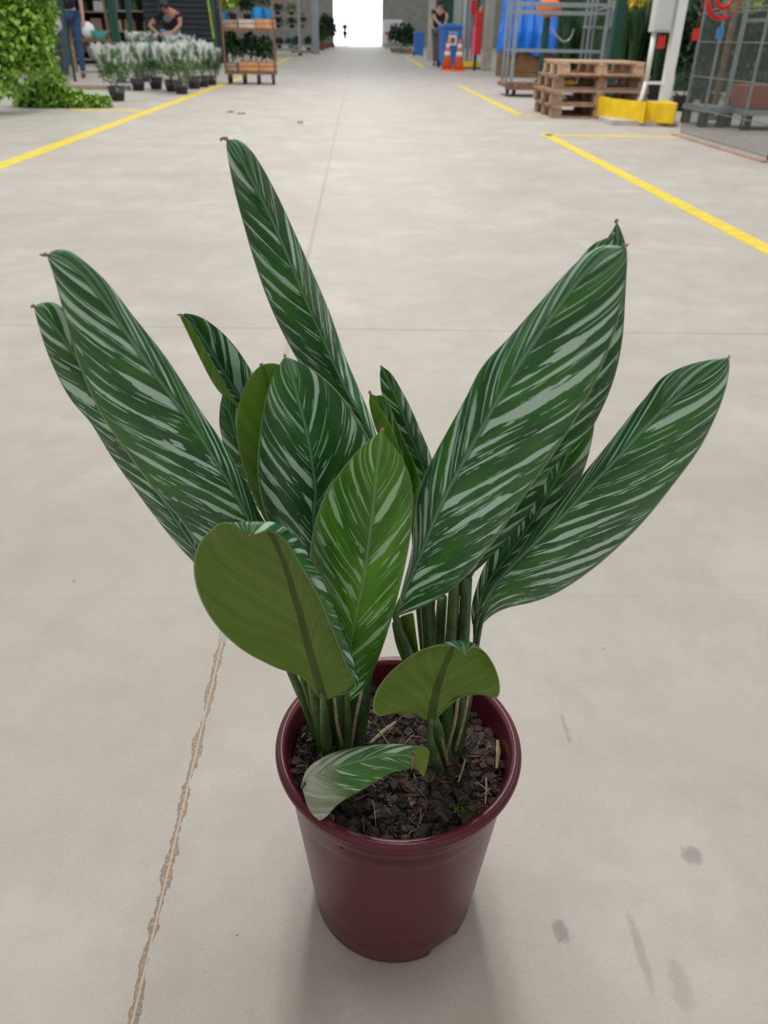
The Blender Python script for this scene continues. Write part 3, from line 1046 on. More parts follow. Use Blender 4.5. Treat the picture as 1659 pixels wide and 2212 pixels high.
# leaf between the right one and the big one
leaf([(-1, [(1020, 1350), (1018, 1310), (1040, 1235), (1080, 1160), (1120, 1080), (1160, 1000), (1200, 920), (1240, 850), (1270, 800)], [0.0, 0.012, 0.0]),
      (0, [(1026, 1352), (1048, 1270), (1105, 1190), (1160, 1110), (1205, 1030), (1238, 950), (1262, 870), (1275, 800)], 0),
      (1, [(1034, 1355), (1075, 1275), (1140, 1215), (1195, 1145), (1235, 1075), (1265, 1010), (1282, 940), (1288, 870), (1280, 800)], [0.0, 0.01, 0.0])],
     [0.525, 0.525, 0.52, 0.515], 11, petiole=[S_(1025, 1420, .515), soilp(992, 1620)],
     label='striped leaf showing between the two right-hand leaves', pmat='petiole_dark')

# tall leaf behind the big right one
leaf([(-1, [(930, 1290), (960, 1200), (1020, 1060), (1100, 900), (1180, 740), (1240, 640), (1285, 560), (1312, 515), (1330, 485)], [0.0, 0.012, 0.0]),
      (0, [(935, 1292), (1010, 1200), (1090, 1080), (1170, 950), (1235, 820), (1280, 700), (1315, 590), (1335, 530), (1332, 480)], 0),
      (1, [(942, 1295), (985, 1270), (1050, 1215), (1110, 1150), (1180, 1070), (1242, 985), (1292, 905), (1328, 820), (1346, 735), (1352, 640), (1356, 560), (1350, 518), (1334, 480)], [0.0, 0.01, 0.0])],
     [0.525, 0.52, 0.505, 0.485], 12, petiole=[S_(940, 1400, .52), soilp(950, 1622)], tip=[(1331, 476), (1336, 474)],
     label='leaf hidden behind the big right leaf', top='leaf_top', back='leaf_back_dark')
leaf([(1, [(1000, 1290), (1090, 1100), (1180, 900), (1240, 750), (1290, 620), (1322, 540), (1326, 507)], [0.0, 0.004, 0.0]),
      (0, [(985, 1285), (1050, 1100), (1130, 900), (1190, 740), (1250, 610), (1300, 530), (1325, 507)], 0),
      (-1, [(970, 1280), (1000, 1100), (1080, 880), (1150, 730), (1222, 600), (1280, 527), (1310, 515), (1324, 508)], [0.0, 0.006, 0.0])],
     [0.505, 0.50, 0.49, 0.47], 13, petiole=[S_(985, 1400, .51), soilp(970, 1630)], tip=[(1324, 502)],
     label='leaf almost wholly behind the big right leaf', back='leaf_back_dark')

# big right leaf
leaf([(-1, [(852, 1330), (868, 1270), (888, 1190), (893, 1120), (905, 1055), (930, 995), (965, 930), (1003, 862), (1040, 790), (1098, 728), (1165, 652), (1222, 588), (1268, 545), (1305, 528), (1340, 530)], [0.006, 0.020, 0.018, 0.004]),
      (0, [(853, 1332), (900, 1215), (957, 1077), (1037, 926), (1080, 850), (1123, 780), (1184, 690), (1242, 613), (1298, 555), (1347, 532)], 0),
      (1, [(855, 1333), (890, 1322), (935, 1302), (985, 1268), (1040, 1210), (1095, 1135), (1150, 1052), (1212, 962), (1266, 872), (1308, 782), (1338, 690), (1352, 610), (1357, 560), (1354, 532)], [0.004, 0.012, 0.010, 0.002])],
     [0.475, 0.455, 0.435, 0.415], 14, petiole=[S_(872, 1380, .480), S_(900, 1460, .488), S_(925, 1540, .496), soilp(948, 1640)], pr=0.0044, tip=[(1355, 529), (1356, 525)],
     label='biggest leaf, broad and leaning right', wave=0.001)

# front centre leaf
leaf([(-1, [(745, 1505), (735, 1450), (712, 1380), (690, 1320), (672, 1250), (668, 1190), (680, 1125), (700, 1070), (735, 1018), (780, 965), (818, 934)], [0.0, 0.012, 0.010, 0.002]),
      (0, [(750, 1512), (752, 1430), (767, 1340), (785, 1260), (797, 1180), (806, 1100), (815, 1010), (822, 960), (824, 932)], 0),
      (1, [(757, 1516), (790, 1487), (820, 1420), (845, 1345), (868, 1260), (884, 1185), (894, 1110), (890, 1045), (872, 995), (848, 960), (828, 934)], [0.0, 0.010, 0.008, 0.002])],
     [0.475, 0.455, 0.44, 0.425], 15, petiole=[S_(752, 1560, .49), soilp(748, 1622)], top='leaf_young', back='leaf_back_bright', tip=[(826, 927), (829, 930)],
     label='upright bright leaf with thin silver stripes at the front')

# curled front left leaf, showing its underside
leaf([(1, [(690, 1508), (650, 1462), (590, 1440), (520, 1402), (465, 1350), (430, 1290), (417, 1230), (425, 1180), (452, 1146), (482, 1126), (505, 1136), (537, 1155)], [0.0, 0.004, 0.008, 0.0]),
      (0.5, [(694, 1510), (668, 1445), (628, 1400), (575, 1350), (535, 1290), (508, 1220), (505, 1165), (522, 1123), (539, 1155)], [0.0, 0.012, 0.016, 0.0]),
      (0, [(698, 1512), (682, 1450), (668, 1400), (650, 1330), (630, 1260), (608, 1195), (585, 1150), (560, 1124), (541, 1155)], [0.0, 0.010, 0.012, 0.0]),
      (-0.5, [(703, 1512), (712, 1450), (705, 1390), (690, 1330), (668, 1260), (642, 1200), (605, 1145), (572, 1126), (543, 1155)], [0.0, 0.006, 0.006, 0.0]),
      (-0.8, [(708, 1511), (768, 1486), (768, 1445), (748, 1380), (715, 1295), (680, 1220), (635, 1155), (585, 1128), (546, 1152)], [0.0, 0.004, 0.006, 0.0]),
      (-1, [(710, 1508), (768, 1484), (748, 1438), (720, 1365), (690, 1295), (650, 1222), (618, 1170), (585, 1147), (550, 1154)], [-0.002, -0.008, -0.008, -0.002])],
     [0.455, 0.43, 0.41, 0.40, 0.385], 16, petiole=[S_(702, 1560, .475), soilp(708, 1632)], pr=0.0042, tip=[(537, 1156)],
     label='curled leaf turning its plain olive underside forward', NX=4)
# back of the curl: the strip of upper side rolling over behind its top edge
# small curled leaf at the front right
leaf([(1, [(922, 1556), (890, 1540), (850, 1540), (818, 1548), (804, 1530), (812, 1492), (838, 1455), (870, 1428), (905, 1405), (945, 1394), (980, 1394), (1003, 1412)], [0.0, 0.0, 0.004, 0.0]),
      (0.5, [(926, 1558), (908, 1510), (888, 1480), (895, 1445), (925, 1410), (960, 1388), (985, 1388), (1003, 1412)], [0.0, 0.010, 0.010, 0.0]),
      (0, [(930, 1560), (940, 1505), (952, 1460), (968, 1420), (985, 1384), (1000, 1390), (1004, 1412)], [0.0, 0.008, 0.010, 0.0]),
      (-0.5, [(934, 1560), (970, 1510), (1005, 1470), (1025, 1432), (1025, 1392), (1010, 1388), (1005, 1412)], [0.0, 0.006, 0.008, 0.0]),
      (-1, [(938, 1558), (962, 1532), (998, 1506), (1040, 1500), (1074, 1508), (1081, 1480), (1070, 1440), (1048, 1408), (1022, 1396), (1006, 1409)], [0.0, 0.0, 0.0, 0.0])],
     [0.452, 0.44, 0.43, 0.425, 0.412], 17, petiole=[S_(930, 1600, .462), soilp(952, 1672)], pr=0.0036, tip=[(1004, 1414)],
     label='small curled leaf with its underside forward', NX=4)
# low leaf hanging over the rim
leaf([(-1, [(690, 1774), (705, 1766), (735, 1735), (790, 1704), (840, 1674), (886, 1662)], [-0.012, -0.006, 0.0]),
      (-0.5, [(668, 1752), (690, 1725), (735, 1695), (790, 1668), (840, 1650), (888, 1650)], [-0.006, -0.004, 0.0]),
      (0, [(652, 1700), (672, 1680), (712, 1662), (770, 1645), (830, 1632), (892, 1632)], [0.0, 0.0, 0.0]),
      (0.5, [(658, 1670), (690, 1648), (735, 1632), (790, 1622), (845, 1614), (902, 1612)], [0.008, 0.006, 0.002]),
      (0.8, [(668, 1655), (706, 1632), (755, 1618), (810, 1609), (868, 1608), (928, 1622)], [0.014, 0.012, 0.0]),
      (1, [(676, 1648), (716, 1628), (770, 1613), (825, 1612), (870, 1630), (916, 1680)], [0.018, 0.020, -0.004])],
     [0.428, 0.425, 0.425], 18, petiole=[soilp(668, 1665)], top='leaf_washed', tip=[(889, 1664)], pr=0.002,
     label='low leaf with a faded half drooping over the rim', NX=4, vk=0.9, flip=True)

sh = leaf([(-1, [(905, 1510), (878, 1450), (856, 1395), (846, 1345)], 0.0), (0, [(912, 1505), (892, 1430), (878, 1380), (868, 1330)], 0.006),
           (1, [(918, 1500), (906, 1420), (899, 1370), (893, 1322)], 0.0)], [0.492, 0.486, 0.48], 19, top='leaf_back', NS=14)
sh.name = 'leaf_sheath'
# bare petioles and sheaths rising in the two clumps
def stalk(pts, r, mt='petiole', name='stem'):
    P3 = [soilp(*pts[0][:2])] + [S_(*p) for p in pts[1:]]
    n = 14
    o = MB().tube(catmull(P3, n), [r * 1.25 * (1.25 - 0.4 * i / (n - 1)) for i in range(n)], 10).build(name, M[mt], None, smooth=True)
    return under(o, plant)


stalk([(985, 1640), (990, 1520, .50), (1000, 1400, .50), (1008, 1250, .49)], 0.0042, 'petiole_dark')
stalk([(962, 1650), (968, 1500, .50), (975, 1380, .50), (984, 1230, .49)], 0.0042)
stalk([(948, 1640), (935, 1500, .505), (926, 1380, .505), (918, 1270, .50)], 0.0046, 'petiole_dark')
stalk([(955, 1645), (950, 1500, .515), (950, 1390, .515), (955, 1290, .51)], 0.0040)
stalk([(738, 1622), (742, 1560, .505), (738, 1490, .50), (730, 1400, .49)], 0.0046)
stalk([(772, 1612), (782, 1550, .505), (790, 1480, .50), (800, 1400, .49)], 0.0044, 'petiole_dark')
stalk([(700, 1628), (690, 1560, .505), (676, 1480, .50), (668, 1420, .495)], 0.0042)
for pts in ([(968, 1655), (950, 1580, .475), (938, 1520, .475)], [(742, 1622), (728, 1560, .478), (722, 1500, .474)],
            [(978, 1640), (1000, 1560, .487), (1012, 1500, .487)], [(955, 1650), (980, 1570, .48), (992, 1490, .48)],
            [(757, 1620), (768, 1555, .485), (782, 1490, .482)]):
    stalk(pts, 0.0013, 'sheath', 'sheath_edge')
# slender new shoot with bright green sheath
stalk([(960, 1640), (940, 1560, .47), (905, 1540, .472)], 0.0040, 'petiole')


# ------------------------------------------------------------------ people
def person(label, joints, bones, radii, clothes, extras=None, cat='person', skinm='skin'):
    """joints: name -> (px, py, Y); bones: pairs; clothes: list of (name, material, joints used, extra radius)"""
    J = {k: (AT(*v) if not isinstance(v, Vector) else v) for k, v in joints.items()}
    root = thing('person', label, cat, (J['pelvis'].x, J['pelvis'].y, 0))

    def skinned(name, mt, names, add, start, thin=1.0):
        order = [start] + [n for n in names if n != start]
        me = bpy.data.meshes.new(name)
        idx = {n: i for i, n in enumerate(order)}
        ed = [(idx[a], idx[b]) for a, b in bones if a in idx and b in idx]
        me.from_pydata([J[n] - root.location for n in order], ed, [])
        o = bpy.data.objects.new(name, me)
        COL.objects.link(o)
        o.modifiers.new('skin', 'SKIN').use_smooth_shade = True
        for i, n in enumerate(order):
            r = radii[n]
            if thin != 1.0 and n in ('pelvis', 'belly', 'chest', 'hip_l', 'hip_r'):
                r = tuple(q * thin for q in r) if isinstance(r, tuple) else r * thin
            r = r if isinstance(r, tuple) else (r, r)
            me.skin_vertices[0].data[i].radius = (r[0] + add, r[1] + add)
        me.skin_vertices[0].data[0].use_root = True
        ss = o.modifiers.new('sub', 'SUBSURF')
        ss.levels = ss.render_levels = 2
        me.materials.append(mt)
        o.parent = root
        return o
    skinned('body', M[skinm], list(J), 0.0, 'pelvis', 0.72)
    for (name, mt, names, add, start) in clothes:
        skinned(name, M[mt], names, add, start)
    return root, J


BONES = [('pelvis', 'belly'), ('belly', 'chest'), ('chest', 'neck'), ('neck', 'head'), ('head', 'crown'),
         ('chest', 'shoulder_l'), ('shoulder_l', 'sleeve_l'), ('sleeve_l', 'elbow_l'), ('elbow_l', 'wrist_l'), ('wrist_l', 'hand_l'),
         ('chest', 'shoulder_r'), ('shoulder_r', 'sleeve_r'), ('sleeve_r', 'elbow_r'), ('elbow_r', 'wrist_r'), ('wrist_r', 'hand_r'),
         ('pelvis', 'hip_l'), ('hip_l', 'knee_l'), ('knee_l', 'ankle_l'), ('ankle_l', 'toe_l'),
         ('pelvis', 'hip_r'), ('hip_r', 'knee_r'), ('knee_r', 'ankle_r'), ('ankle_r', 'toe_r')]
for sd in 'lr':
    for i in range(5):
        BONES += [('hand_' + sd, 'f%d_%s' % (i, sd)), ('f%d_%s' % (i, sd), 'g%d_%s' % (i, sd))]
RAD = dict(pelvis=(0.15, 0.11), belly=(0.145, 0.105), chest=(0.17, 0.11), neck=0.058, head=0.088, crown=0.075,
           shoulder_l=0.062, shoulder_r=0.062, sleeve_l=0.054, sleeve_r=0.054, elbow_l=0.043, elbow_r=0.043, wrist_l=0.028, wrist_r=0.028, hand_l=(0.036, 0.018), hand_r=(0.036, 0.018),
           hip_l=0.095, hip_r=0.095, knee_l=0.062, knee_r=0.062, ankle_l=0.04, ankle_r=0.04, toe_l=0.035, toe_r=0.035)
for sd in 'lr':
    for i in range(5):
        RAD['f%d_%s' % (i, sd)] = 0.0095
        RAD['g%d_%s' % (i, sd)] = 0.0075


TORSO = ['pelvis', 'belly', 'chest', 'shoulder_l', 'shoulder_r', 'sleeve_l', 'sleeve_r']


def add_fingers(J, sd):
    h, w = J['hand_' + sd], J['wrist_' + sd]
    d = (h - w).normalized()
    side = d.cross(Vector((0, 1, 0.2))).normalized()
    for i in range(4):
        off = side * (i - 1.5) * 0.021
        L = (0.042, 0.05, 0.047, 0.037)[i]
        J['f%d_%s' % (i, sd)] = h + off + d * L
        J['g%d_%s' % (i, sd)] = h + off + d * (L * 1.7) + Vector((0, 0.02, -0.005))
    J['f4_' + sd] = h - d * 0.02 + side * 0.05
    J['g4_' + sd] = h + d * 0.02 + side * 0.065


def build_person(label, raw, clothes, skinm='skin', hairm='hair', radii=None, shoes='shoe', head=True):
    J = {k: (AT(*v) if not isinstance(v, Vector) else v) for k, v in raw.items()}
    for sd in 'lr':
        if 'shoulder_' + sd in J:
            J['sleeve_' + sd] = J['shoulder_' + sd].lerp(J['elbow_' + sd], 0.55)
        if 'hand_' + sd in J:
            add_fingers(J, sd)
    rr = dict(RAD)
    if radii:
        rr.update(radii)
    root, J = person(label, J, BONES, rr, clothes, skinm=skinm)
    loc = root.location
    if head and 'head' in J:
        hd, cr = J['head'] - loc, J['crown'] - loc
        ax = (cr - hd).normalized()
        mid = hd + ax * 0.035
        m = MB()
        m.ball(mid + Vector((0, 0.022, 0.022)), 0.106, 3, (0.92, 1.0, 1.02))
        m.build('hair', M[hairm], root, smooth=True)
        m = MB()
        m.ball(mid + Vector((0, -0.098, -0.035)), 0.02, 2, (0.7, 1.1, 1.3))
        m.build('nose', M[skinm], root, smooth=True)
        for s in (-1, 1):
            MB().ball(mid + Vector((s * 0.092, 0.0, -0.02)), 0.03, 2, (0.35, 0.7, 1.0)).build('ear', M[skinm], root, smooth=True)
            MB().ball(mid + Vector((s * 0.034, -0.088, -0.005)), 0.012, 2, (1.3, 0.5, 0.6)).build('eye', M['black'], root, smooth=True)
        MB().ball(mid + Vector((0, -0.085, -0.072)), 0.018, 2, (1.5, 0.5, 0.4)).build('mouth', M['red'] if False else M['earth'], root, smooth=True)
    for sd in 'lr':
        if 'ankle_' + sd in J:
            a, t = J['ankle_' + sd] - loc, J['toe_' + sd] - loc
            g = Vector((a.x, a.y, 0))
            f = Vector((t.x - a.x, t.y - a.y, 0)).normalized()
            m = MB()
            m.tube([Vector((a.x, a.y, 0.05)) - f * 0.06, Vector((a.x, a.y, 0.062)), Vector((a.x, a.y, 0.052)) + f * 0.09, Vector((a.x, a.y, 0.042)) + f * 0.17, Vector((a.x, a.y, 0.035)) + f * 0.20],
                   [0.032, 0.05, 0.05, 0.04, 0.02], 12, flat=0.9)
            m.build('shoe', M[shoes], root, smooth=True)
    return root, J


LEGS = ['pelvis', 'hip_l', 'knee_l', 'ankle_l', 'hip_r', 'knee_r', 'ankle_r']


def mid(a, b, k=0.5):
    return a.lerp(b, k)


# bent over the wrapped plants
Y0 = 19.5
pelv = AT(368, 66, Y0)
fl = Vector((pelv.x - 0.13, Y0, 0.05))
fr = Vector((pelv.x + 0.14, Y0, 0.05))
build_person('person in black T-shirt and light jeans bending over the wrapped plants',
             dict(pelvis=pelv, belly=(368, 52, Y0 - 0.05), chest=(368, 31, Y0 - 0.16), neck=(361, 21, Y0 - 0.25), head=(355, 19, Y0 - 0.33), crown=(353, 12, Y0 - 0.34),
                  shoulder_l=(346, 32, Y0 - 0.2), elbow_l=(322, 56, Y0 - 0.25), wrist_l=(341, 72, Y0 - 0.4), hand_l=(350, 77, Y0 - 0.45),
                  shoulder_r=(386, 28, Y0 - 0.14), elbow_r=(389, 54, Y0 - 0.2), wrist_r=(374, 68, Y0 - 0.38), hand_r=(364, 74, Y0 - 0.45),
                  hip_l=pelv + Vector((-0.09, 0, -0.06)), knee_l=Vector((pelv.x - 0.12, Y0 - 0.03, 0.50)), ankle_l=fl + Vector((0, 0, 0.05)), toe_l=fl + Vector((-0.03, -0.14, 0)),
                  hip_r=pelv + Vector((0.09, 0, -0.06)), knee_r=Vector((pelv.x + 0.12, Y0 - 0.03, 0.50)), ankle_r=fr + Vector((0, 0, 0.05)), toe_r=fr + Vector((0.03, -0.14, 0))),
             [('shirt', 'cloth_black', TORSO, 0.022, 'pelvis'),
              ('trousers', 'jeans_light', LEGS, 0.018, 'pelvis')])
# pale print on the shirt front
pr = bpy.data.objects['person']
m = MB()
c = AT(361, 41, Y0 - 0.32) - pr.location
m.ball(c, 0.09, 2, (1.0, 0.15, 0.8))
m.build('shirt_print', M['cloth_grey'], pr, smooth=True)

# person in blue jeans at the left, seen below the waist, carrying a white sack
Y0 = 17.8
pelv = AT(150, 22, Y0)
al = G(146, 164)
ar = G(182, 168)
_, JL = build_person('person in blue jeans and brown shoes behind the wire fence, seen from the waist down',
                     dict(pelvis=pelv, belly=pelv + Vector((0.0, -0.08, 0.2)), chest=pelv + Vector((-0.02, -0.25, 0.45)), neck=pelv + Vector((-0.02, -0.33, 0.62)),
                          head=pelv + Vector((-0.02, -0.4, 0.72)), crown=pelv + Vector((-0.02, -0.43, 0.85)),
                          shoulder_l=pelv + Vector((-0.24, -0.28, 0.45)), elbow_l=AT(104, -10, Y0 - 0.3), wrist_l=AT(109, 18, Y0 - 0.4), hand_l=AT(110, 27, Y0 - 0.42),
                          shoulder_r=pelv + Vector((0.2, -0.25, 0.45)), elbow_r=AT(172, -8, Y0 - 0.3), wrist_r=AT(179, 38, Y0 - 0.3), hand_r=AT(179, 48, Y0 - 0.3),
                          hip_l=pelv + Vector((-0.11, 0, -0.08)), knee_l=AT(141, 96, Y0), ankle_l=al + Vector((0, 0, 0.09)), toe_l=al + Vector((-0.03, -0.15, 0.04)),
                          hip_r=pelv + Vector((0.10, 0, -0.08)), knee_r=AT(170, 96, Y0), ankle_r=ar + Vector((0, 0, 0.09)), toe_r=ar + Vector((0.03, -0.15, 0.04))),
                     [('shirt', 'cloth_dark', TORSO, 0.024, 'pelvis'), ('trousers', 'jeans', LEGS, 0.016, 'pelvis')], skinm='skin_pale')
m = MB()
m.tube([AT(104, 24, Y0 - 0.5), AT(107, 36, Y0 - 0.5), AT(113, 52, Y0 - 0.5), AT(122, 66, Y0 - 0.5), AT(124, 70, Y0 - 0.5)], [0.06, 0.15, 0.17, 0.13, 0.05], 14)
tag(m.build('plastic_sack', M['white'], smooth=True), 'white plastic sack held by the person in blue jeans', 'bag')
# second person in black beside
Y0 = 18.6
pelv = AT(118, 40, Y0)
al, ar = G(125, 156), G(138, 160)
build_person('person in black trousers half hidden behind the ivy and the white sack',
             dict(pelvis=pelv, belly=pelv + Vector((0, 0, 0.2)), chest=pelv + Vector((0, -0.05, 0.42)), neck=pelv + Vector((0, -0.05, 0.58)), head=pelv + Vector((0, -0.08, 0.68)), crown=pelv + Vector((0, -0.08, 0.80)),
                  shoulder_l=pelv + Vector((-0.2, -0.05, 0.42)), elbow_l=pelv + Vector((-0.24, -0.05, 0.15)), wrist_l=pelv + Vector((-0.2, -0.2, -0.05)), hand_l=pelv + Vector((-0.18, -0.24, -0.12)),
                  shoulder_r=pelv + Vector((0.2, -0.05, 0.42)), elbow_r=pelv + Vector((0.24, -0.05, 0.15)), wrist_r=pelv + Vector((0.2, -0.2, -0.05)), hand_r=pelv + Vector((0.18, -0.24, -0.12)),
                  hip_l=pelv + Vector((-0.09, 0, -0.08)), knee_l=AT(118, 100, Y0), ankle_l=al + Vector((0, 0, 0.09)), toe_l=al + Vector((-0.03, -0.15, 0.04)),
                  hip_r=pelv + Vector((0.09, 0, -0.08)), knee_r=AT(130, 100, Y0), ankle_r=ar + Vector((0, 0, 0.09)), toe_r=ar + Vector((0.03, -0.15, 0.04))),
             [('shirt', 'cloth_black', TORSO, 0.024, 'pelvis'), ('trousers', 'cloth_black', LEGS, 0.016, 'pelvis')], shoes='black')

# person behind the big blue bin
Y0 = 29.0
k = 29.0
pelv = AT(944, 62, Y0)
al, ar = AT(938, 133, Y0), AT(945, 135, Y0)
al.z = ar.z = 0.05
build_person('person in black shirt and grey trousers leaning behind the larger blue bin',
             dict(pelvis=pelv, belly=(946, 48, Y0 - 0.05), chest=(948, 28, Y0 - 0.12), neck=(950, 17, Y0 - 0.16), head=(951, 12, Y0 - 0.2), crown=(951, 5, Y0 - 0.2),
                  shoulder_l=(936, 26, Y0 - 0.14), elbow_l=(939, 40, Y0 - 0.25), wrist_l=(947, 50, Y0 - 0.5), hand_l=(950, 52, Y0 - 0.55),
                  shoulder_r=(962, 25, Y0 - 0.12), elbow_r=(966, 36, Y0 - 0.25), wrist_r=(963, 47, Y0 - 0.45), hand_r=(962, 50, Y0 - 0.5),
                  hip_l=pelv + Vector((-0.08, 0, -0.07)), knee_l=AT(939, 98, Y0), ankle_l=al + Vector((0, 0, 0.05)), toe_l=al + Vector((-0.02, -0.15, 0)),
                  hip_r=pelv + Vector((0.08, 0, -0.07)), knee_r=AT(945, 98, Y0), ankle_r=ar + Vector((0, 0, 0.05)), toe_r=ar + Vector((0.02, -0.15, 0))),
             [('shirt', 'cloth_dark', TORSO, 0.024, 'pelvis'), ('trousers', 'cloth_grey', LEGS, 0.016, 'pelvis')], skinm='skin_pale')

# silhouette walking in the bright doorway
Y0 = 80.0
pelv = Vector((AT(745, 60, Y0).x, Y0, 1.12))
build_person('distant dark silhouette of a person standing in the bright doorway',
             dict(pelvis=pelv, belly=pelv + Vector((0, 0, 0.2)), chest=pelv + Vector((0, 0, 0.42)), neck=pelv + Vector((0, 0, 0.6)), head=pelv + Vector((0, 0, 0.7)), crown=pelv + Vector((0, 0, 0.82)),
                  shoulder_l=pelv + Vector((-0.2, 0, 0.42)), elbow_l=pelv + Vector((-0.24, 0, 0.15)), wrist_l=pelv + Vector((-0.22, -0.1, -0.1)), hand_l=pelv + Vector((-0.2, -0.12, -0.17)),
                  shoulder_r=pelv + Vector((0.2, 0, 0.42)), elbow_r=pelv + Vector((0.24, 0, 0.15)), wrist_r=pelv + Vector((0.22, -0.1, -0.1)), hand_r=pelv + Vector((0.2, -0.12, -0.17)),
                  hip_l=pelv + Vector((-0.09, 0, -0.08)), knee_l=pelv + Vector((-0.08, -0.05, -0.6)), ankle_l=Vector((pelv.x - 0.06, Y0, 0.1)), toe_l=Vector((pelv.x - 0.06, Y0 - 0.15, 0.04)),
                  hip_r=pelv + Vector((0.09, 0, -0.08)), knee_r=pelv + Vector((0.09, -0.03, -0.6)), ankle_r=Vector((pelv.x + 0.12, Y0, 0.1)), toe_r=Vector((pelv.x + 0.12, Y0 - 0.15, 0.04))),
             [('shirt', 'cloth_dark', TORSO, 0.024, 'pelvis'), ('trousers', 'cloth_dark', LEGS, 0.016, 'pelvis')])


# ------------------------------------------------------------------ foliage helpers
def cloud(m, c, r, n, L, W=None, zmin=-0.3, droop=0.2):
    c = Vector(c)
    W = W or L * 0.55
    for _ in range(n):
        d = rnd_dir(zmin)
        k = random.random() ** 0.45
        p = c + Vector((d.x * r[0] * k, d.y * r[1] * k, d.z * r[2] * k))
        if p.z < 0.012:
            p.z = 0.012 + random.random() * 0.04
        dd = (d * 0.7 + rnd_dir() + Vector((0, 0, -droop))).normalized()
        m.leaf(p, dd, (0, 0, 1) if abs(dd.z) < 0.9 else (0, 1, 0), L * random.uniform(0.7, 1.25), W * random.uniform(0.7, 1.2))


# climbing ivy on the left fence and its trailing heap
m = MB()
for (px, py, Y, r, n) in ((10, 40, 9.9, (0.45, 0.35, 0.30), 700), (60, 20, 10.0, (0.30, 0.3, 0.28), 520), (35, 90, 9.9, (0.36, 0.32, 0.26), 620),
                          (85, 70, 10.1, (0.16, 0.22, 0.25), 260), (30, 140, 9.9, (0.30, 0.3, 0.22), 460), (85, 130, 10.1, (0.17, 0.22, 0.16), 260),
                          (-40, 120, 9.8, (0.5, 0.35, 0.5), 500), (8, 190, 9.6, (0.12, 0.2, 0.2), 150), (70, -30, 10.0, (0.35, 0.3, 0.25), 250)):
    cloud(m, AT(px, py, Y), r, n, 0.085, 0.07)
for k in range(14):
    a = AT(random.uniform(0, 95), random.uniform(-20, 40), 9.9)
    m.tube([a, a + Vector((random.uniform(-.1, .1), -0.1, -0.25)), a + Vector((random.uniform(-.2, .2), -0.05, -0.55))], 0.005, 5)
tag(m.build('climbing_ivy', M['ivy']), 'mass of bright green ivy climbing the fence at the left edge', 'climbing plant')
m = MB()
for (px, py, n, r) in ((85, 208, 420, (0.30, 0.26, 0.20)), (120, 215, 420, (0.28, 0.28, 0.15)), (160, 222, 300, (0.24, 0.25, 0.10)), (195, 228, 170, (0.2, 0.2, 0.06)),
                       (110, 190, 300, (0.22, 0.25, 0.22)), (220, 229, 60, (0.12, 0.15, 0.04)), (70, 226, 160, (0.2, 0.2, 0.08))):
    g = AT(px, py, 10.8)
    cloud(m, (g.x, 10.8, max(g.z, 0.06)), r, n, 0.08, 0.065, zmin=-0.5)
tag(m.build('trailing_vine', M['ivy']), 'heap of cut ivy trailing over the floor below the left fence', 'vine')


# wire fences
def fence(name, label, p0, p1, height, posts, hz, vstep, postm='green_metal', wr=0.0022, group=None):
    a, b = Vector(p0), Vector(p1)
    d = (b - a)
    L = d.length
    u = d.normalized()
    root = thing(name, label, 'fence', a)
    m = MB()
    n = int(L / vstep)
    for i in range(n + 1):
        p = u * (i * vstep)
        m.tube([p + Vector((0, 0, 0.03)), p + Vector((0, 0, height))], wr, 4, cap=False)
    for z in hz:
        m.tube([Vector((0, 0, z)), u * L + Vector((0, 0, z))], wr * 1.6, 4, cap=False)
    m.build('wire_mesh', M['wire'], root)
    for k in posts:
        MB().box(u * (L * k) + Vector((0, 0, height / 2)), (0.045, 0.045, height), rz=math.atan2(u.y, u.x)).build('post', M[postm], root)
    return root


fence('wire_fence', 'green wire mesh fence behind the ivy at the left', G(-60, 232), G(163, 176), 1.9, [0.0, 1.0], [0.1, 0.5, 0.95, 1.4], 0.05)
# right-hand fence
FA, FB = G(1468, 292), G(1668, 352)
fence('wire_fence', 'grey wire mesh fence along the right edge behind the yellow line', FB, FA, 1.9, [0.02], [0.03, 0.25, 0.52, 0.80, 1.02, 1.05, 1.5], 0.034, 'wall_dark', 0.003)
kerb = MB()
d = (FA - FB)
kerb.box((FA + FB) / 2 + Vector((-0.04, 0, 0.008)), (d.length, 0.09, 0.016), rz=math.atan2(d.y, d.x))
tag(kerb.build('kerb_strip', M['board']), 'low tan concrete strip along the foot of the right fence', 'kerb')
g0 = FA + Vector((0.0, 0.3, 0))
# rear fence behind the pallets
fence('wire_fence', 'dark green fence behind the pallet stack and the white electric box', G(1295, 200), G(1450, 205), 1.9, [0.18], [0.3, 0.62, 0.95, 1.3], 0.05, 'green_metal', 0.002)

# green fence posts at the left
for (px, w, Y, lab) in ((249, 0.13, 16.2, 'thick dark green post left of the bending person'), (284, 0.09, 18.5, 'thinner dark green post nearer the bending person')):
    g = AT(px, 70, Y)
    o = MB().box((0, 0, 1.2), (w, w, 2.4)).box((0, 0, 0.01), (w * 2, w * 2, 0.02)).build('steel_post', M['green_metal'])
    o.location = (g.x, Y, 0)
    tag(o, lab, 'post')
g = AT(460, 70, 20)
root = thing('steel_post', 'green post with a yellow stick leaning on it, right of the dark cladding', 'post', (g.x, 20, 0))
MB().box((0, 0, 1.2), (0.10, 0.10, 2.4)).build('upright', M['green_metal'], root)
MB().tube([(0.02, -0.09, 0.7), (-0.05, -0.09, 1.6)], 0.022, 6).build('stick', M['foliage_lime'], root)

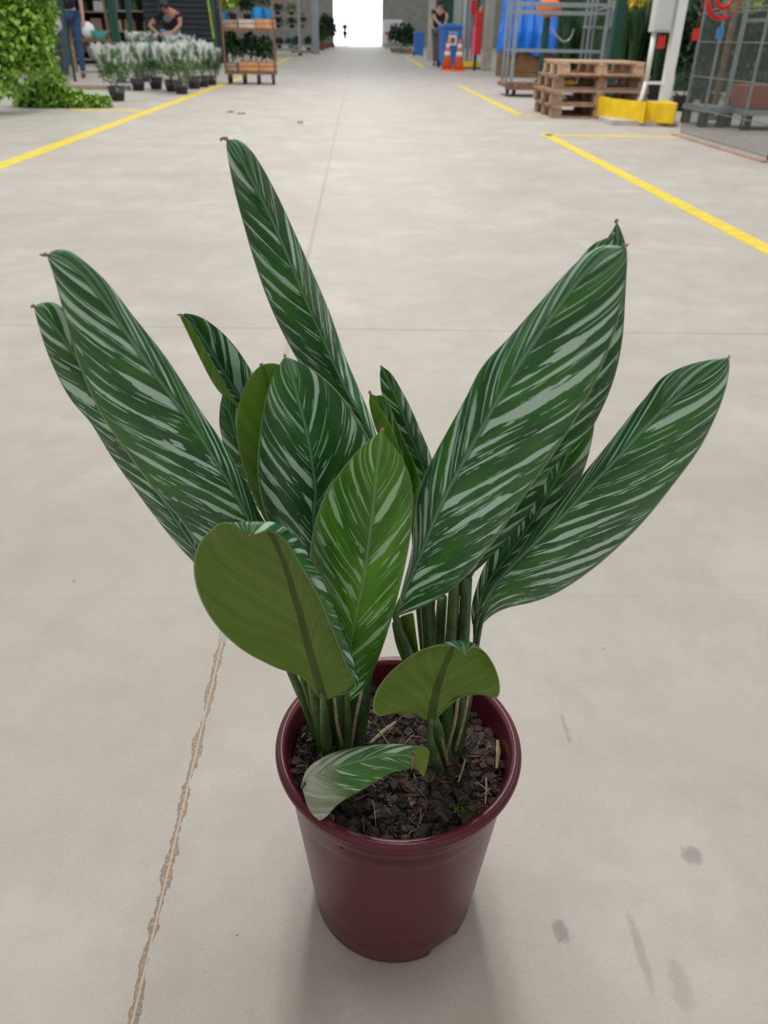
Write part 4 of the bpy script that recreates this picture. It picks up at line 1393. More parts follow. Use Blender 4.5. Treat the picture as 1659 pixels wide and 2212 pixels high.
# dark slatted cladding
a, b = AT(318, 95, 23.5), AT(470, 95, 23.5)
root = thing('slatted_screen', 'dark blue-grey slatted screen behind the bending person', 'screen', ((a.x + b.x) / 2, 23.5, 0))
W = b.x - a.x
MB().box((0, 0.05, 1.1), (W, 0.04, 2.2)).build('backing', M['wall_dark'], root)
m = MB()
for i in range(18):
    m.box((0, 0, 0.08 + i * 0.12), (W, 0.03, 0.095), rx=0.15)
m.build('slats', M['wall_dark'], root)

# work bench and racking at the left
g = AT(205, 100, 20.5)
root = thing('work_bench', 'brown wooden bench with things on it, right of the person in blue jeans', 'bench', (g.x, 20.5, 0))
MB().box((0, 0, 0.62), (0.95, 0.6, 0.05)).build('bench_top', M['brown'], root)
for sx in (-1, 1):
    for sy in (-1, 1):
        MB().box((sx * 0.42, sy * 0.25, 0.3), (0.06, 0.06, 0.6)).build('leg', M['wood_dark'], root)
MB().box((0, 0, 0.25), (0.9, 0.55, 0.03)).build('shelf', M['wood_dark'], root)
t = MB().lathe([(0.0, 0.645), (0.12, 0.65), (0.19, 0.80), (0.2, 0.80), (0.125, 0.64), (0, 0.64)], 20).build('bowl', M['teal'])
t.location = (AT(213, 70, 20.4).x, 20.4, 0.008)
tag(t, 'turquoise bowl on the brown bench', 'bowl')
t = MB().lathe([(0.0, 0.0), (0.11, 0.0), (0.15, 0.12), (0.12, 0.26), (0.03, 0.32), (0, 0.32)], 16).build('plastic_bag', M['white'], smooth=True)
t.location = (AT(190, 60, 20.4).x, 20.4, 0.65)
tag(t, 'white plastic bag standing on the brown bench', 'bag')
t = MB().lathe([(0.0, 0.0), (0.13, 0.0), (0.17, 0.2), (0.15, 0.24), (0, 0.25)], 16).build('plastic_tub', M['grey_metal'], smooth=True)
t.location = (AT(205, 110, 20.3).x, 20.3, 0.268)
tag(t, 'greyish tub on the lower shelf of the brown bench', 'tub')
for (px, Y, w, lab) in ((290, 24.2, 1.2, 'dark storage rack between the green posts'), (205, 26.0, 1.7, 'brown storage rack behind the bench'), (95, 24.6, 1.6, 'storage rack far behind the ivy')):
    g = AT(px, 70, Y)
    root = thing('storage_rack', lab, 'rack', (g.x, Y, 0))
    for sx in (-1, 1):
        for sy in (-1, 1):
            MB().box((sx * w / 2, sy * 0.3, 1.1), (0.06, 0.06, 2.2)).build('post', M['rust_metal'], root)
    for z in (0.3, 0.8, 1.25, 1.7):
        MB().box((0, 0, z), (w, 0.62, 0.03)).build('shelf', M['wood_dark'], root)
    MB().box((0, 0.34, 1.1), (w, 0.02, 2.2)).build('back_panel', M['wall_dark'], root)
    for z in (0.3, 0.8, 1.25):
        x = -w / 2 + 0.2
        bi = 0
        while x < w / 2 - 0.15:
            s = random.uniform(0.2, 0.34)
            mt, tone = random.choice([('brown', 'brown'), ('wood_dark', 'tan'), ('cloth_grey', 'grey'), ('foliage_dark', 'dark green'), ('board', 'pinkish'), ('whitebox', 'pale')])
            bi += 1
            o = MB().box((0, 0, s * 0.45), (s, s, s * 0.9), taper=0.9).build('storage_box', M[mt], bevel=0.01)
            o.location = (g.x + x, Y - 0.05, z + 0.016)
            tag(o, '%s box, %s from the left on the %s shelf of the %s' % (tone, ('first', 'second', 'third', 'fourth', 'fifth', 'sixth')[bi - 1], {0.3: 'lowest', 0.8: 'middle', 1.25: 'upper'}[z], lab.split(' rack')[0] + ' rack'), 'box', 'boxes on the left racks')
            x += s + random.uniform(0.08, 0.22)
p = G(205, 193)
o = MB().box((0, 0, 0.03), (1.1, 0.25, 0.06), rz=0.1).build('wooden_plank', M['board'])
o.location = p
tag(o, 'pinkish plank lying on the floor beyond the trailing ivy', 'plank')

# plants in clear sleeves
def wrapped_plant(flower, fol, seed, s=1.0, lab=''):
    random.seed(seed)
    root = thing('wrapped_plant', lab, 'wrapped plant', (0, 0, 0), group='flowering plants in clear sleeves')
    MB().lathe([(0, 0.0), (0.085, 0.0), (0.115, 0.16), (0.122, 0.16), (0.122, 0.175), (0.108, 0.175), (0.105, 0.15), (0, 0.15)], 20).build('pot', M['black'], root, smooth=False)
    m = MB()
    cloud(m, (0, 0, 0.38), (0.20, 0.20, 0.24), 1300, 0.055, 0.034, droop=-0.4)
    for k in range(16):
        a = random.random() * 6.28
        m.tube([(0, 0, 0.15), (0.06 * math.cos(a), 0.06 * math.sin(a), 0.3), (0.14 * math.cos(a), 0.14 * math.sin(a), 0.48)], 0.004, 4)
    m.build('foliage', M[fol], root)
    if flower:
        for k in range(10):
            a, r = random.random() * 6.28, random.uniform(0, 0.14)
            z = 0.50 + random.uniform(-0.05, 0.05)
            f = MB()
            for q in range(9):
                aa = q * 0.7
                f.leaf((r * math.cos(a), r * math.sin(a), z), (math.cos(aa), math.sin(aa), 0.25), (0, 0, 1), 0.035, 0.022)
            f.ball((r * math.cos(a), r * math.sin(a), z + 0.004), 0.012, 1)
            f.build('flower', M[flower], root)
    m = MB()
    seg = 26
    rings = []
    for (r, z) in ((0.118, 0.10), (0.15, 0.25), (0.20, 0.42), (0.235, 0.55), (0.25, 0.66)):
        rings.append([m.bm.verts.new(((r + random.uniform(-.012, .012)) * math.cos(2 * PI * k / seg), (r + random.uniform(-.012, .012)) * math.sin(2 * PI * k / seg),
                                      z + random.uniform(-.02, .03) * (z > 0.5))) for k in range(seg)])
    for i in range(4):
        for k in range(seg):
            m.bm.faces.new((rings[i][k], rings[i][(k + 1) % seg], rings[i + 1][(k + 1) % seg], rings[i + 1][k]))
    m.build('plastic_sleeve', M['film'], root, smooth=True)
    root.scale = (s, s, s)
    return root


wp = [((255, 218), 'whiteflower', 'foliage_grey', 1.0, 'sleeved plant with white flowers, nearest to the ivy heap'),
      ((300, 196), None, 'foliage_grey', 0.98, 'sleeved leafy plant, second from the left in the row'),
      ((338, 193), 'pink', 'foliage_grey', 1.0, 'sleeved plant with pinkish-red flowers in the middle of the row'),
      ((318, 176), 'lilac', 'foliage_grey', 1.2, 'sleeved plant with lilac flowers at the back of the row'),
      ((372, 198), 'redflower', 'foliage_grey', 0.95, 'sleeved plant with a red flower, right of the pink one'),
      ((393, 203), None, 'foliage_grey', 1.0, 'sleeved green plant nearest the yellow line'),
      ((420, 192), None, 'foliage_grey', 1.05, 'sleeved plant in front of the slatted screen, third from the right'),
      ((440, 188), None, 'foliage', 0.98, 'brownish sleeved plant second from the right end'),
      ((458, 184), 'whiteflower', 'foliage', 0.88, 'sleeved dark green plant beside the crate trolley'),
      ((400, 172), None, 'foliage_grey', 1.15, 'tall sleeved plant at the back below the bending person')]
for i, (p, fl_, fo, s, lab) in enumerate(wp):
    w = wrapped_plant(fl_, fo, 50 + i, s, lab)
    w.location = G(*p)
    w.rotation_euler.z = i * 1.3
random.seed(11)


# ------------------------------------------------------------------ crate trolley
def crate(label, mt, w, d, h, loc, group='fruit crates on the trolley'):
    root = thing('wooden_crate', label, 'crate', loc, group=None)
    for z in (0.25, 0.75):
        for (c, sz) in (((0, -d / 2, h * z), (w, 0.012, h * 0.42)), ((0, d / 2, h * z), (w, 0.012, h * 0.42)),
                        ((-w / 2, 0, h * z), (0.012, d, h * 0.42)), ((w / 2, 0, h * z), (0.012, d, h * 0.42))):
            MB().box(c, sz).build('slat', M[mt], root)
    MB().box((0, 0, 0.006), (w, d, 0.012)).build('bottom', M[mt], root)
    m = MB()
    for sx in (-1, 1):
        for sy in (-1, 1):
            m.box((sx * (w / 2 - 0.015), sy * (d / 2 - 0.015), h / 2), (0.025, 0.025, h))
    m.build('corner_block', M[mt], root)
    return root


gA = G(548, 183)
TY = gA.y
tc = AT(541, 180, TY)
TW = 0.94
trol = thing('flower_trolley', 'rusty two-deck trolley of wooden crates with plants, left of the aisle', 'trolley', (tc.x, TY + 0.3, 0), rz=0.06)
MB().box((0, 0, 0.19), (TW, 0.62, 0.05)).build('base_deck', M['rust_metal'], trol)
MB().box((0, 0, 0.86), (TW, 0.62, 0.04)).build('upper_deck', M['rust_metal'], trol)
for sx in (-1, 1):
    for sy in (-1, 1):
        MB().box((sx * (TW / 2 - 0.02), sy * 0.29, 0.95), (0.035, 0.035, 1.5)).build('post', M['rust_metal'], trol)
for x in (-0.40, -0.13, 0.13, 0.40):
    for y in (-0.25, 0.25):
        w = MB().lathe([(0, -0.02), (0.07, -0.02), (0.08, -0.012), (0.08, 0.012), (0.07, 0.02), (0, 0.02)], 18)
        for v in w.bm.verts:
            v.co = Vector((v.co.z + x, v.co.x + y, v.co.y + 0.08))
        wo = w.build('wheel', M['rubber'], trol)
        MB().box((x, y, 0.14), (0.05, 0.06, 0.07)).build('caster_fork', M['grey_metal'], wo)
tx, ty = tc.x, TY + 0.3
crate('pale wooden crate at the centre of the trolley upper deck', 'crate_pale', 0.28, 0.36, 0.14, (tx + 0.0, ty - 0.1, 0.882))
crate('orange wooden crate at the right of the trolley upper deck', 'crate_wood', 0.32, 0.36, 0.15, (tx + 0.32, ty - 0.08, 0.882))
crate('brown wooden crate at the left of the trolley upper deck', 'wood_dark', 0.28, 0.36, 0.13, (tx - 0.31, ty - 0.12, 0.882))
crate('orange wooden crate at the left of the trolley lower deck', 'crate_wood', 0.34, 0.36, 0.15, (tx - 0.02, ty - 0.1, 0.217))
crate('orange wooden crate at the right of the trolley lower deck', 'crate_wood', 0.29, 0.36, 0.15, (tx + 0.32, ty - 0.08, 0.217))
crate('dark wooden crate at the far left of the trolley lower deck', 'wood_dark', 0.22, 0.36, 0.13, (tx - 0.34, ty - 0.12, 0.217))


def shrub(label, mt, loc, r, n, L, pot='black', pr_=0.09, ph=0.12, flower=None, group=None, W=None, fn=8):
    root = thing('potted_shrub', label, 'potted plant', loc, group=group)
    MB().lathe([(0, 0), (pr_ * 0.75, 0), (pr_, ph), (pr_ * 0.9, ph), (0, ph * 0.85)], 16).build('pot', M[pot], root)
    m = MB()
    cloud(m, (0, 0, ph + r[2] * 0.85), r, n, L, W, droop=-0.2)
    m.tube([(0, 0, ph * 0.8), (0, 0, ph + r[2] * 0.8)], 0.008, 5)
    m.build('foliage', M[mt], root)
    if flower:
        for k in range(fn):
            a = random.random() * 6.28
            rr = random.uniform(0.2, 0.95)
            c = Vector((r[0] * rr * math.cos(a), r[1] * rr * math.sin(a), ph + r[2] * random.uniform(1.2, 1.8)))
            f = MB()
            for q in range(7):
                aa = q * 0.9
                f.leaf(c, (math.cos(aa), math.sin(aa), 0.3), (0, 0, 1), 0.06, 0.045)
            f.ball(c, 0.02, 1)
            f.build('flower', M[flower], root)
    return root


for (x, z, mt, r, L, po, lab, fl_, Wd) in (
        (-0.26, 1.01, 'foliage_lime', (0.17, 0.16, 0.22), 0.08, 'black', 'lime green plant in a crate on the trolley upper deck', None, None),
        (0.0, 1.0, 'foliage_dark', (0.13, 0.14, 0.15), 0.06, 'black', 'small dark green plant between lime plant and blue pots', None, None),
        (0.02, 0.24, 'foliage_dark', (0.20, 0.18, 0.25), 0.08, 'black', 'bushy green plant in the left crate of the trolley lower deck', None, None),
        (0.30, 0.24, 'foliage', (0.17, 0.18, 0.22), 0.08, 'black', 'bushy green plant in the right crate of the trolley lower deck', None, None),
        (-0.33, 0.24, 'foliage_dark', (0.15, 0.18, 0.26), 0.08, 'black', 'dark plant in the far left crate of the trolley lower deck', None, None)):
    shrub(lab, mt, (tx + x, ty - 0.1, z), r, 560, L, po, 0.075, 0.10, fl_)
shrub('pink flowers in a blue wrapped pot on the right of the trolley', 'foliage', (tx + 0.18, ty - 0.1, 0.90), (0.11, 0.11, 0.09), 140, 0.06, 'blue_pot', 0.11, 0.30, 'pink')
shrub('second blue wrapped pot at the trolley corner', 'foliage', (tx + 0.38, ty - 0.06, 0.90), (0.09, 0.1, 0.10), 140, 0.06, 'blue_pot', 0.105, 0.28, None)
shrub('magenta flowers at the left of the trolley upper deck', 'foliage_grey', (tx - 0.42, ty - 0.05, 0.9), (0.11, 0.11, 0.12), 130, 0.06, 'blue_pot', 0.08, 0.22, 'pink')


# ------------------------------------------------------------------ far racks of plants on the left
def flower_rack(label, px0, px1, Y, levels, postm='grey_metal', shelfm='board', base=None):
    a, b = AT(px0, 100, Y), AT(px1, 100, Y)
    w = b.x - a.x
    root = thing('plant_rack', label, 'rack', ((a.x + b.x) / 2, Y, 0))
    for sx in (-1, 1):
        for sy in (-1, 1):
            MB().box((sx * w / 2, sy * 0.35, 1.25), (0.09, 0.09, 2.3)).build('post', M[postm], root)
    for z in levels:
        MB().box((0, 0, z), (w, 0.75, 0.07)).build('shelf', M[shelfm], root)
    for sx in (-1, 1):
        for sy in (-1, 1):
            MB().lathe([(0, 0), (0.06, 0), (0.06, 0.1), (0, 0.1)], 10, c=(sx * w / 2, sy * 0.35, 0)).build('wheel', M['rubber'], root)
    return root, w


def zat(py, Y):
    return AT(600, py, Y).z


Y0 = 40
r1, w1 = flower_rack('grey plant rack with pinkish shelves behind the crate trolley', 588, 648, Y0, [zat(107, Y0), zat(62, Y0), zat(34, Y0), zat(5, Y0)])
for i, (dx, py, mt, lab) in enumerate(((-0.3, 104, 'foliage_dark', 'dark plant on the lowest shelf of the grey rack, left'), (0.2, 104, 'foliage', 'dark plant on the lowest shelf of the grey rack, right'),
                                       (-0.3, 60, 'foliage_dark', 'plant on the second shelf of the grey rack, left'), (0.3, 60, 'foliage', 'plant on the second shelf of the grey rack, right'),
                                       (-0.3, 32, 'foliage', 'plant on the third shelf of the grey rack, left'), (0.3, 32, 'foliage_lime', 'plant on the third shelf of the grey rack, right'))):
    shrub(lab, mt, (r1.location.x + dx, Y0, zat(py, Y0) + 0.0), (0.23, 0.22, 0.13), 160, 0.10, 'black' if i != 1 else 'blue_pot', 0.12, 0.12)
r2, w2 = flower_rack('farther rack of plants beside the grey column', 632, 676, 47, [0.06, zat(62, 47), zat(34, 47)])
for i, (dx, z, lab) in enumerate(((-0.3, 0.1, 'low plant on the farther rack'), (0.3, 0.1, 'second low plant on the farther rack, by the column'), (0.0, zat(60, 47), 'plant on the upper shelf of the farther rack'))):
    shrub(lab, 'foliage_dark', (r2.location.x + dx, 47, z), (0.24, 0.25, 0.25), 200, 0.12, 'earth', 0.15, 0.15, 'redflower' if i == 2 else None, fn=5)
g = AT(683, 100, 44)
o = MB().box((0, 0, 2), (0.26, 0.3, 4)).box((0, 0, 0.1), (0.34, 0.38, 0.2)).build('steel_column', M['grey_metal'])
o.location = (g.x, 44, 0)
tag(o, 'grey steel column left of the bright doorway', 'column')
for (px, lab, mt, Y, s) in ((703, 'dark shrub just left of the bright doorway', 'foliage_dark', 62, 0.9), (716, 'dark leafy shrub at the doorway edge', 'foliage_dark', 70, 0.85), (693, 'brownish shrub right of the grey column', 'foliage', 55, 0.55)):
    g = AT(px, 95, Y)
    shrub(lab, mt, (g.x, Y, 0), (0.55 * s, 0.5, 1.05 * s), 700, 0.2, 'earth', 0.3, 0.3, 'yellowflower' if mt == 'foliage' else None)

# right of the doorway
for (px, lab, Y, fl_) in ((852, 'dark plants in a block at the far right of the aisle', 52, 'lilac'), (868, 'tall dark green plant left of the smaller blue bin', 50, 'whiteflower'), (882, 'dark green plant beside the smaller blue bin', 49, None)):
    g = AT(px, 108, Y)
    shrub(lab, 'foliage_dark', (g.x, Y, 0), (0.34, 0.4, 0.62), 420, 0.2, 'wood_dark', 0.25, 0.22, fl_)
g = AT(832, 60, 75)
o = MB().box((0, 0, 1.2), (1.5, 2.5, 1.4)).box((0, 0, 0.6), (1.5, 3.6, 0.7))
for sx in (-0.6, 0.6):
    o.box((sx, -1.2, 0.3), (0.2, 0.6, 0.6))
o = o.build('parked_van', M['white'], bevel=0.1)
o.location = (g.x + 0.5, 72, 0)
tag(o, 'pale vehicle parked right of the doorway', 'vehicle')
MB().box((-0.5, -1.83, 1.0), (0.35, 0.06, 0.16)).build('tail_light', M['red'], o)
g = AT(922, 100, 38)
o = MB().box((0, 0, 2), (0.26, 0.3, 4)).build('wall_pillar', M['concrete_col'])
o.location = (g.x, 36, 0)
tag(o, 'narrow pale pillar between the two blue bins', 'pillar')
for px, mt, lab, Y, w in ((953, 'green_metal', 'dark green panel behind the person at the bins', 36, 0.9), (980, 'whitebox', 'pale panel behind the larger blue bin', 37, 0.8)):
    g = AT(px, 60, Y)
    o = MB().box((0, 0, 1.3), (w, 0.06, 2.6)).box((0, -0.05, 2.5), (w, 0.08, 0.1)).box((-w / 2, -0.05, 1.3), (0.08, 0.08, 2.6)).build('partition_panel', M[mt])
    o.location = (g.x, Y, 0)
    tag(o, lab, 'panel')


def wheelie_bin(label, loc, w, h, rz=0.0, sign=False):
    root = thing('wheelie_bin', label, 'bin', loc, rz)
    d = w * 1.1
    m = MB()
    m.box((0, 0, 0.03 + h * 0.45), (w * 0.80, d * 0.80, h * 0.88))
    for v in m.bm.verts:
        if v.co.z > h * 0.5:
            v.co.x *= 1.17
            v.co.y *= 1.17
    m.build('body', M['blue_bin'], root, bevel=0.02)
    MB().box((0, 0, h * 0.895), (w, d, 0.05)).build('rim', M['blue_bin'], root, bevel=0.015)
    m = MB()
    m.box((0, 0, h * 0.95), (w * 1.03, d * 1.03, 0.07), taper=0.9).box((0, -d * 0.1, h * 0.985), (w * 0.6, d * 0.5, 0.03), taper=0.9)
    m.build('lid', M['blue_bin'], root, bevel=0.015)
    MB().tube([(-w * 0.4, d * 0.56, h * 0.93), (w * 0.4, d * 0.56, h * 0.93)], 0.018, 8).build('handle', M['blue_bin'], root)
    for sx in (-1, 1):
        wm = MB().lathe([(0, -0.03), (0.1, -0.03), (0.1, 0.03), (0, 0.03)], 18)
        for v in wm.bm.verts:
            v.co = Vector((v.co.z + sx * w * 0.42, v.co.x + d * 0.4, v.co.y + 0.1))
        wm.build('wheel', M['rubber'], root)
    if sign:
        MB().box((0.0, -d * 0.475, h * 0.63), (w * 0.42, 0.012, h * 0.24), rx=-0.03).build('sticker', M['white'], root)
        MB().box((0.0, -d * 0.485, h * 0.62), (w * 0.20, 0.012, h * 0.12), rx=-0.03).build('sticker_emblem', M['earth'], root)
        m = MB()          # blurred row of pale characters
        for q in range(5):
            m.box((-w * 0.18 + q * w * 0.09, -d * 0.485, h * 0.80), (w * 0.055, 0.01, h * 0.035))
        m.build('lettering', M['white'], root)
    return root


g = G(971, 147)
wheelie_bin('larger blue wheelie bin behind the two traffic cones', (g.x, g.y + 0.3, 0), 0.62, 1.16, 0.15, True)
g = AT(904, 110, 44)
wheelie_bin('smaller blue wheelie bin farther down the aisle', (g.x, 44, 0), 0.50, 1.0 + 0.02, 0.1)


def cone(label, loc):
    root = thing('traffic_cone', label, 'traffic cone', loc, group='traffic cones by the blue bin')
    MB().box((0, 0, 0.02), (0.36, 0.36, 0.04), taper=0.92).build('base', M['cone'], root, bevel=0.01)
    z0, z1, r0, r1 = 0.04, 0.76, 0.145, 0.022
    rr = lambda z: r0 + (r1 - r0) * (z - z0) / (z1 - z0)
    MB().lathe([(0, 0.035), (r0, 0.04), (r1, z1), (r1 * 0.6, z1), (0, z1 - 0.01)], 28).build('cone_body', M['cone'], root, smooth=True)
    for a, b in ((0.36, 0.46), (0.55, 0.64)):
        MB().lathe([(rr(a) + 0.001, a), (rr(a) + 0.004, a), (rr(b) + 0.004, b), (rr(b) + 0.001, b)], 28).build('reflective_band', M['white'], root, smooth=True)
    return root


c1 = cone('left of the two orange traffic cones before the blue bin', G(965, 152))
c2 = copy_tree(c1)
c2['label'] = 'right of the two orange traffic cones before the blue bin'
c2.location = G(990, 154)
c2.rotation_euler.z = 0.3
del c1['group'], c2['group']

g = G(1018, 149)
o = MB().prism([(-0.25, -0.15), (0.25, -0.15), (0.25, 0.15), (-0.25, 0.15)], 0, 0.19).build('kerb_guard', M['yellow_metal'], bevel=0.015)
MB().box((0, -0.152, 0.03), (0.5, 0.01, 0.05)).build('base_edge', M['rust_metal'], o)
o.location = g
tag(o, 'small yellow kerb guard right of the traffic cones', 'kerb guard')
# fire point
Y0 = 25.2
g = AT(1031, 70, Y0)
root = thing('fire_extinguisher', 'tall red fire extinguisher cabinet beside the concrete column', 'fire equipment', (g.x, Y0, 0))
zb, zt = AT(1031, 118, Y0).z, AT(1031, 24, Y0).z
MB().box((0.03, 0, (zb + zt) / 2), (0.20, 0.12, zt - zb)).build('cabinet', M['red'], root, bevel=0.02)
MB().box((-0.09, -0.02, zb + 0.33), (0.06, 0.1, 0.66)).build('side_panel', M['pink'], root)
MB().tube([(0.03, 0, zt), (0.03, 0, zt + 0.06), (0.08, -0.03, zt + 0.1)], 0.02, 8).build('nozzle', M['yellow_metal'], root)
MB().box((0, 0.1, 1.2), (0.08, 0.05, 2.4)).build('bracket_post', M['green_metal'], root)
g = AT(1005, 60, 27)
for px, mt, lab, w in ((1002, 'whitebox', 'pale upright pipe behind the blue bin', 0.09), (1013, 'grey_metal', 'grey upright pipe left of the red fire cabinet', 0.08), (996, 'grey_metal', 'thin grey pipe at the right of the blue bin', 0.05)):
    g = AT(px, 60, 28)
    o = MB().tube([(0, 0, 0), (0, 0, 2.5)], w / 1.6, 10).box((0, 0, 0.02), (w * 2, w * 2, 0.04)).build('upright_pipe', M[mt])
    o.location = (g.x, 28, 0)
    tag(o, lab, 'pipe')
g = AT(1025, 20, 26.5)
o = MB().box((0, 0, 1.55), (0.22, 0.08, 0.34)).box((0, 0.06, 1.0), (0.04, 0.04, 2.0)).build('warning_sign', M['red'], bevel=0.01)
o.location = (g.x, 26.5, 0)
tag(o, 'red sign above the fire cabinet', 'sign')

# concrete column
a, b = G(1042, 152), G(1081, 158)
o = MB().box((0, 0, 2), (b.x - a.x, 0.4, 4)).box((0, 0, 0.05), (b.x - a.x + 0.04, 0.44, 0.1)).build('concrete_column', M['concrete_col'], bevel=0.01)
o.location = ((a.x + b.x) / 2, a.y + 0.1, 0)
tag(o, 'square pale concrete column left of the blue tarp', 'column')

# blue tarp over a box
Y0 = 21.5
a, b = AT(1078, 100, Y0), AT(1200, 100, Y0)
bx = MB()
W = b.x - a.x
bx.box((0, 0, 0.35), (W * 0.9, 0.9, 0.7))
bx.box((0, -0.46, 0.15), (W * 0.9, 0.02, 0.06)).box((0, -0.46, 0.5), (W * 0.9, 0.02, 0.06))
o = bx.build('large_carton', M['brown'])
o.location = ((a.x + b.x) / 2, Y0 + 0.2, 0)
tag(o, 'brown box standing under the blue tarp', 'box')
m = MB()
nx, nz = 44, 22
rows = []
for j in range(nz + 1):
    t = j / nz
    z = 1.62 * (1 - t) + 0.50 * t
    row = []
    for i in range(nx + 1):
        s = i / nx
        x = (s - 0.5) * (W + 0.25 * t)
        y = -0.30 - 0.25 * min(1, t * 1.6) + 0.06 * math.sin(s * 34 + 2 * t) * (0.3 + t) + 0.03 * math.sin(s * 71)
        row.append(m.bm.verts.new((x, y, z + 0.05 * math.sin(s * 19) * t + (0.12 * math.sin(s * 5)) * (1 - t))))
    rows.append(row)
for j in range(nz):
    for i in range(nx):
        m.bm.faces.new((rows[j][i], rows[j][i + 1], rows[j + 1][i + 1], rows[j + 1][i]))
o = m.build('tarpaulin', M['blue_tarp'], smooth=True)
so = o.modifiers.new('t', 'SOLIDIFY')
so.thickness = 0.004
o.location = ((a.x + b.x) / 2, Y0 + 0.15, 0)
tag(o, 'bright blue tarpaulin hanging in folds over the brown box', 'tarpaulin')

# empty galvanised trolley beside the pallets
Yf = G(1112, 210).y
Lx = AT(1098, 200, Yf).x
Rx = AT(1282, 140, Yf + 0.35).x
tw = Rx - Lx
root = thing('empty_trolley', 'tall empty galvanised trolley with casters behind the pallets', 'trolley', ((Lx + Rx) / 2, Yf + 0.45, 0))
for sx in (-1, 1):
    for sy in (-1, 0, 1):
        if sy == 0 and sx > 0:
            continue
        MB().box((sx * tw / 2 + (0.04 if sy < 0 else -0.02 * sx), sy * 0.38, 1.07), (0.05 if sy < 0 else 0.035, 0.04, 1.86)).build('post', M['grey_metal'], root)
for py in (9, 27, 110):
    z = AT(1200, py, Yf + 0.1).z
    m = MB()
    m.box((0, -0.38, z), (tw, 0.035, 0.045)).build('rail', M['grey_metal'], root)
    MB().box((0, 0.38, z), (tw, 0.03, 0.035)).build('rail', M['grey_metal'], root)
m = MB()
m.box((0, 0, 0.16), (tw + 0.1, 0.82, 0.05)).box((0, -0.41, 0.15), (tw + 0.1, 0.03, 0.1))
m.build('base_deck', M['rust_metal'], root)
for sx in (-1, 1):
    for sy in (-1, 1):
        wm = MB().lathe([(0, -0.02), (0.06, -0.02), (0.065, 0), (0.06, 0.02), (0, 0.02)], 18)
        for v in wm.bm.verts:
            v.co = Vector((v.co.z + sx * tw * 0.42, v.co.x + sy * 0.3, v.co.y + 0.065))
        wo = wm.build('wheel', M['rubber'], root)
        MB().box((sx * tw * 0.42, sy * 0.3, 0.10), (0.06, 0.05, 0.06)).build('caster_fork', M['grey_metal'], wo)
m = MB()
m.tube(catmull([AT(1190, 60, Yf) - root.location, AT(1203, 78, Yf) - root.location, AT(1218, 90, Yf) - root.location, AT(1232, 83, Yf) - root.location, AT(1240, 62, Yf) - root.location], 16), 0.012, 6)
m.tube(catmull([AT(1292, 22, Yf) - root.location, AT(1320, 14, Yf) - root.location, AT(1350, 2, Yf) - root.location], 8), 0.012, 6)
m.build('chain', M['grey_metal'], root)
# second trolley posts to the right
g = AT(1300, 100, Yf + 0.8)
root2 = thing('empty_trolley', 'second galvanised trolley frame right of the empty one', 'trolley', (g.x + 0.1, Yf + 1.3, 0))
for sx in (-1, 1):
    for sy in (-1, 1):
        MB().box((sx * 0.22, sy * 0.3, 1.05), (0.035, 0.035, 1.9)).build('post', M['grey_metal'], root2)
MB().box((0, 0, 0.15), (0.5, 0.66, 0.05)).build('base_deck', M['grey_metal'], root2)
MB().box((0, 0, 0.98), (0.5, 0.66, 0.03)).build('shelf', M['grey_metal'], root2)
for sx in (-1, 1):
    for sy in (-1, 1):
        MB().lathe([(0, 0), (0.05, 0), (0.05, 0.13), (0, 0.13)], 10, c=(sx * 0.2, sy * 0.28, 0)).build('wheel', M['rubber'], root2)
# orange thing on a stand
g = AT(1186, 16, 17)
root = thing('orange_barrow', 'orange rounded tub on a dark stand behind the empty trolley', 'tub', (g.x, 17, 0))
MB().ball((0, 0, zat(6, 17)), 0.21, 3, (1.15, 1, 0.72)).box((0.28, 0, zat(18, 17)), (0.28, 0.1, 0.05)).build('tub', M['orange'], root, smooth=False)
MB().tube([(0, 0, 0), (0, 0, zat(26, 17))], 0.045, 10).box((0, 0, 0.02), (0.4, 0.4, 0.04)).build('stand', M['green_metal'], root)

# pallets
def pallet(label, loc, mt, rz=0.0, pw=1.16):
    root = thing('wooden_pallet', label, 'pallet', loc, rz)
    W_, D_ = pw, 1.0
    for i in range(7):
        MB().box((0, -D_ / 2 + 0.05 + i * (D_ - 0.1) / 6, 0.134), (W_, 0.10, 0.02)).build('top_board', M[mt], root)
    for x in (-1, 0, 1):
        MB().box((x * (W_ / 2 - 0.07), 0, 0.113), (0.10, D_, 0.022)).build('stringer_board', M[mt], root)
        for y in (-1, 0, 1):
            MB().box((x * (W_ / 2 - 0.07), y * (D_ / 2 - 0.06), 0.062), (0.13, 0.10, 0.08)).build('block', M[mt], root)
    for y in (-1, 0, 1):
        MB().box((0, y * (D_ / 2 - 0.05), 0.011), (W_, 0.10, 0.022)).build('bottom_board', M[mt], root)
    return root


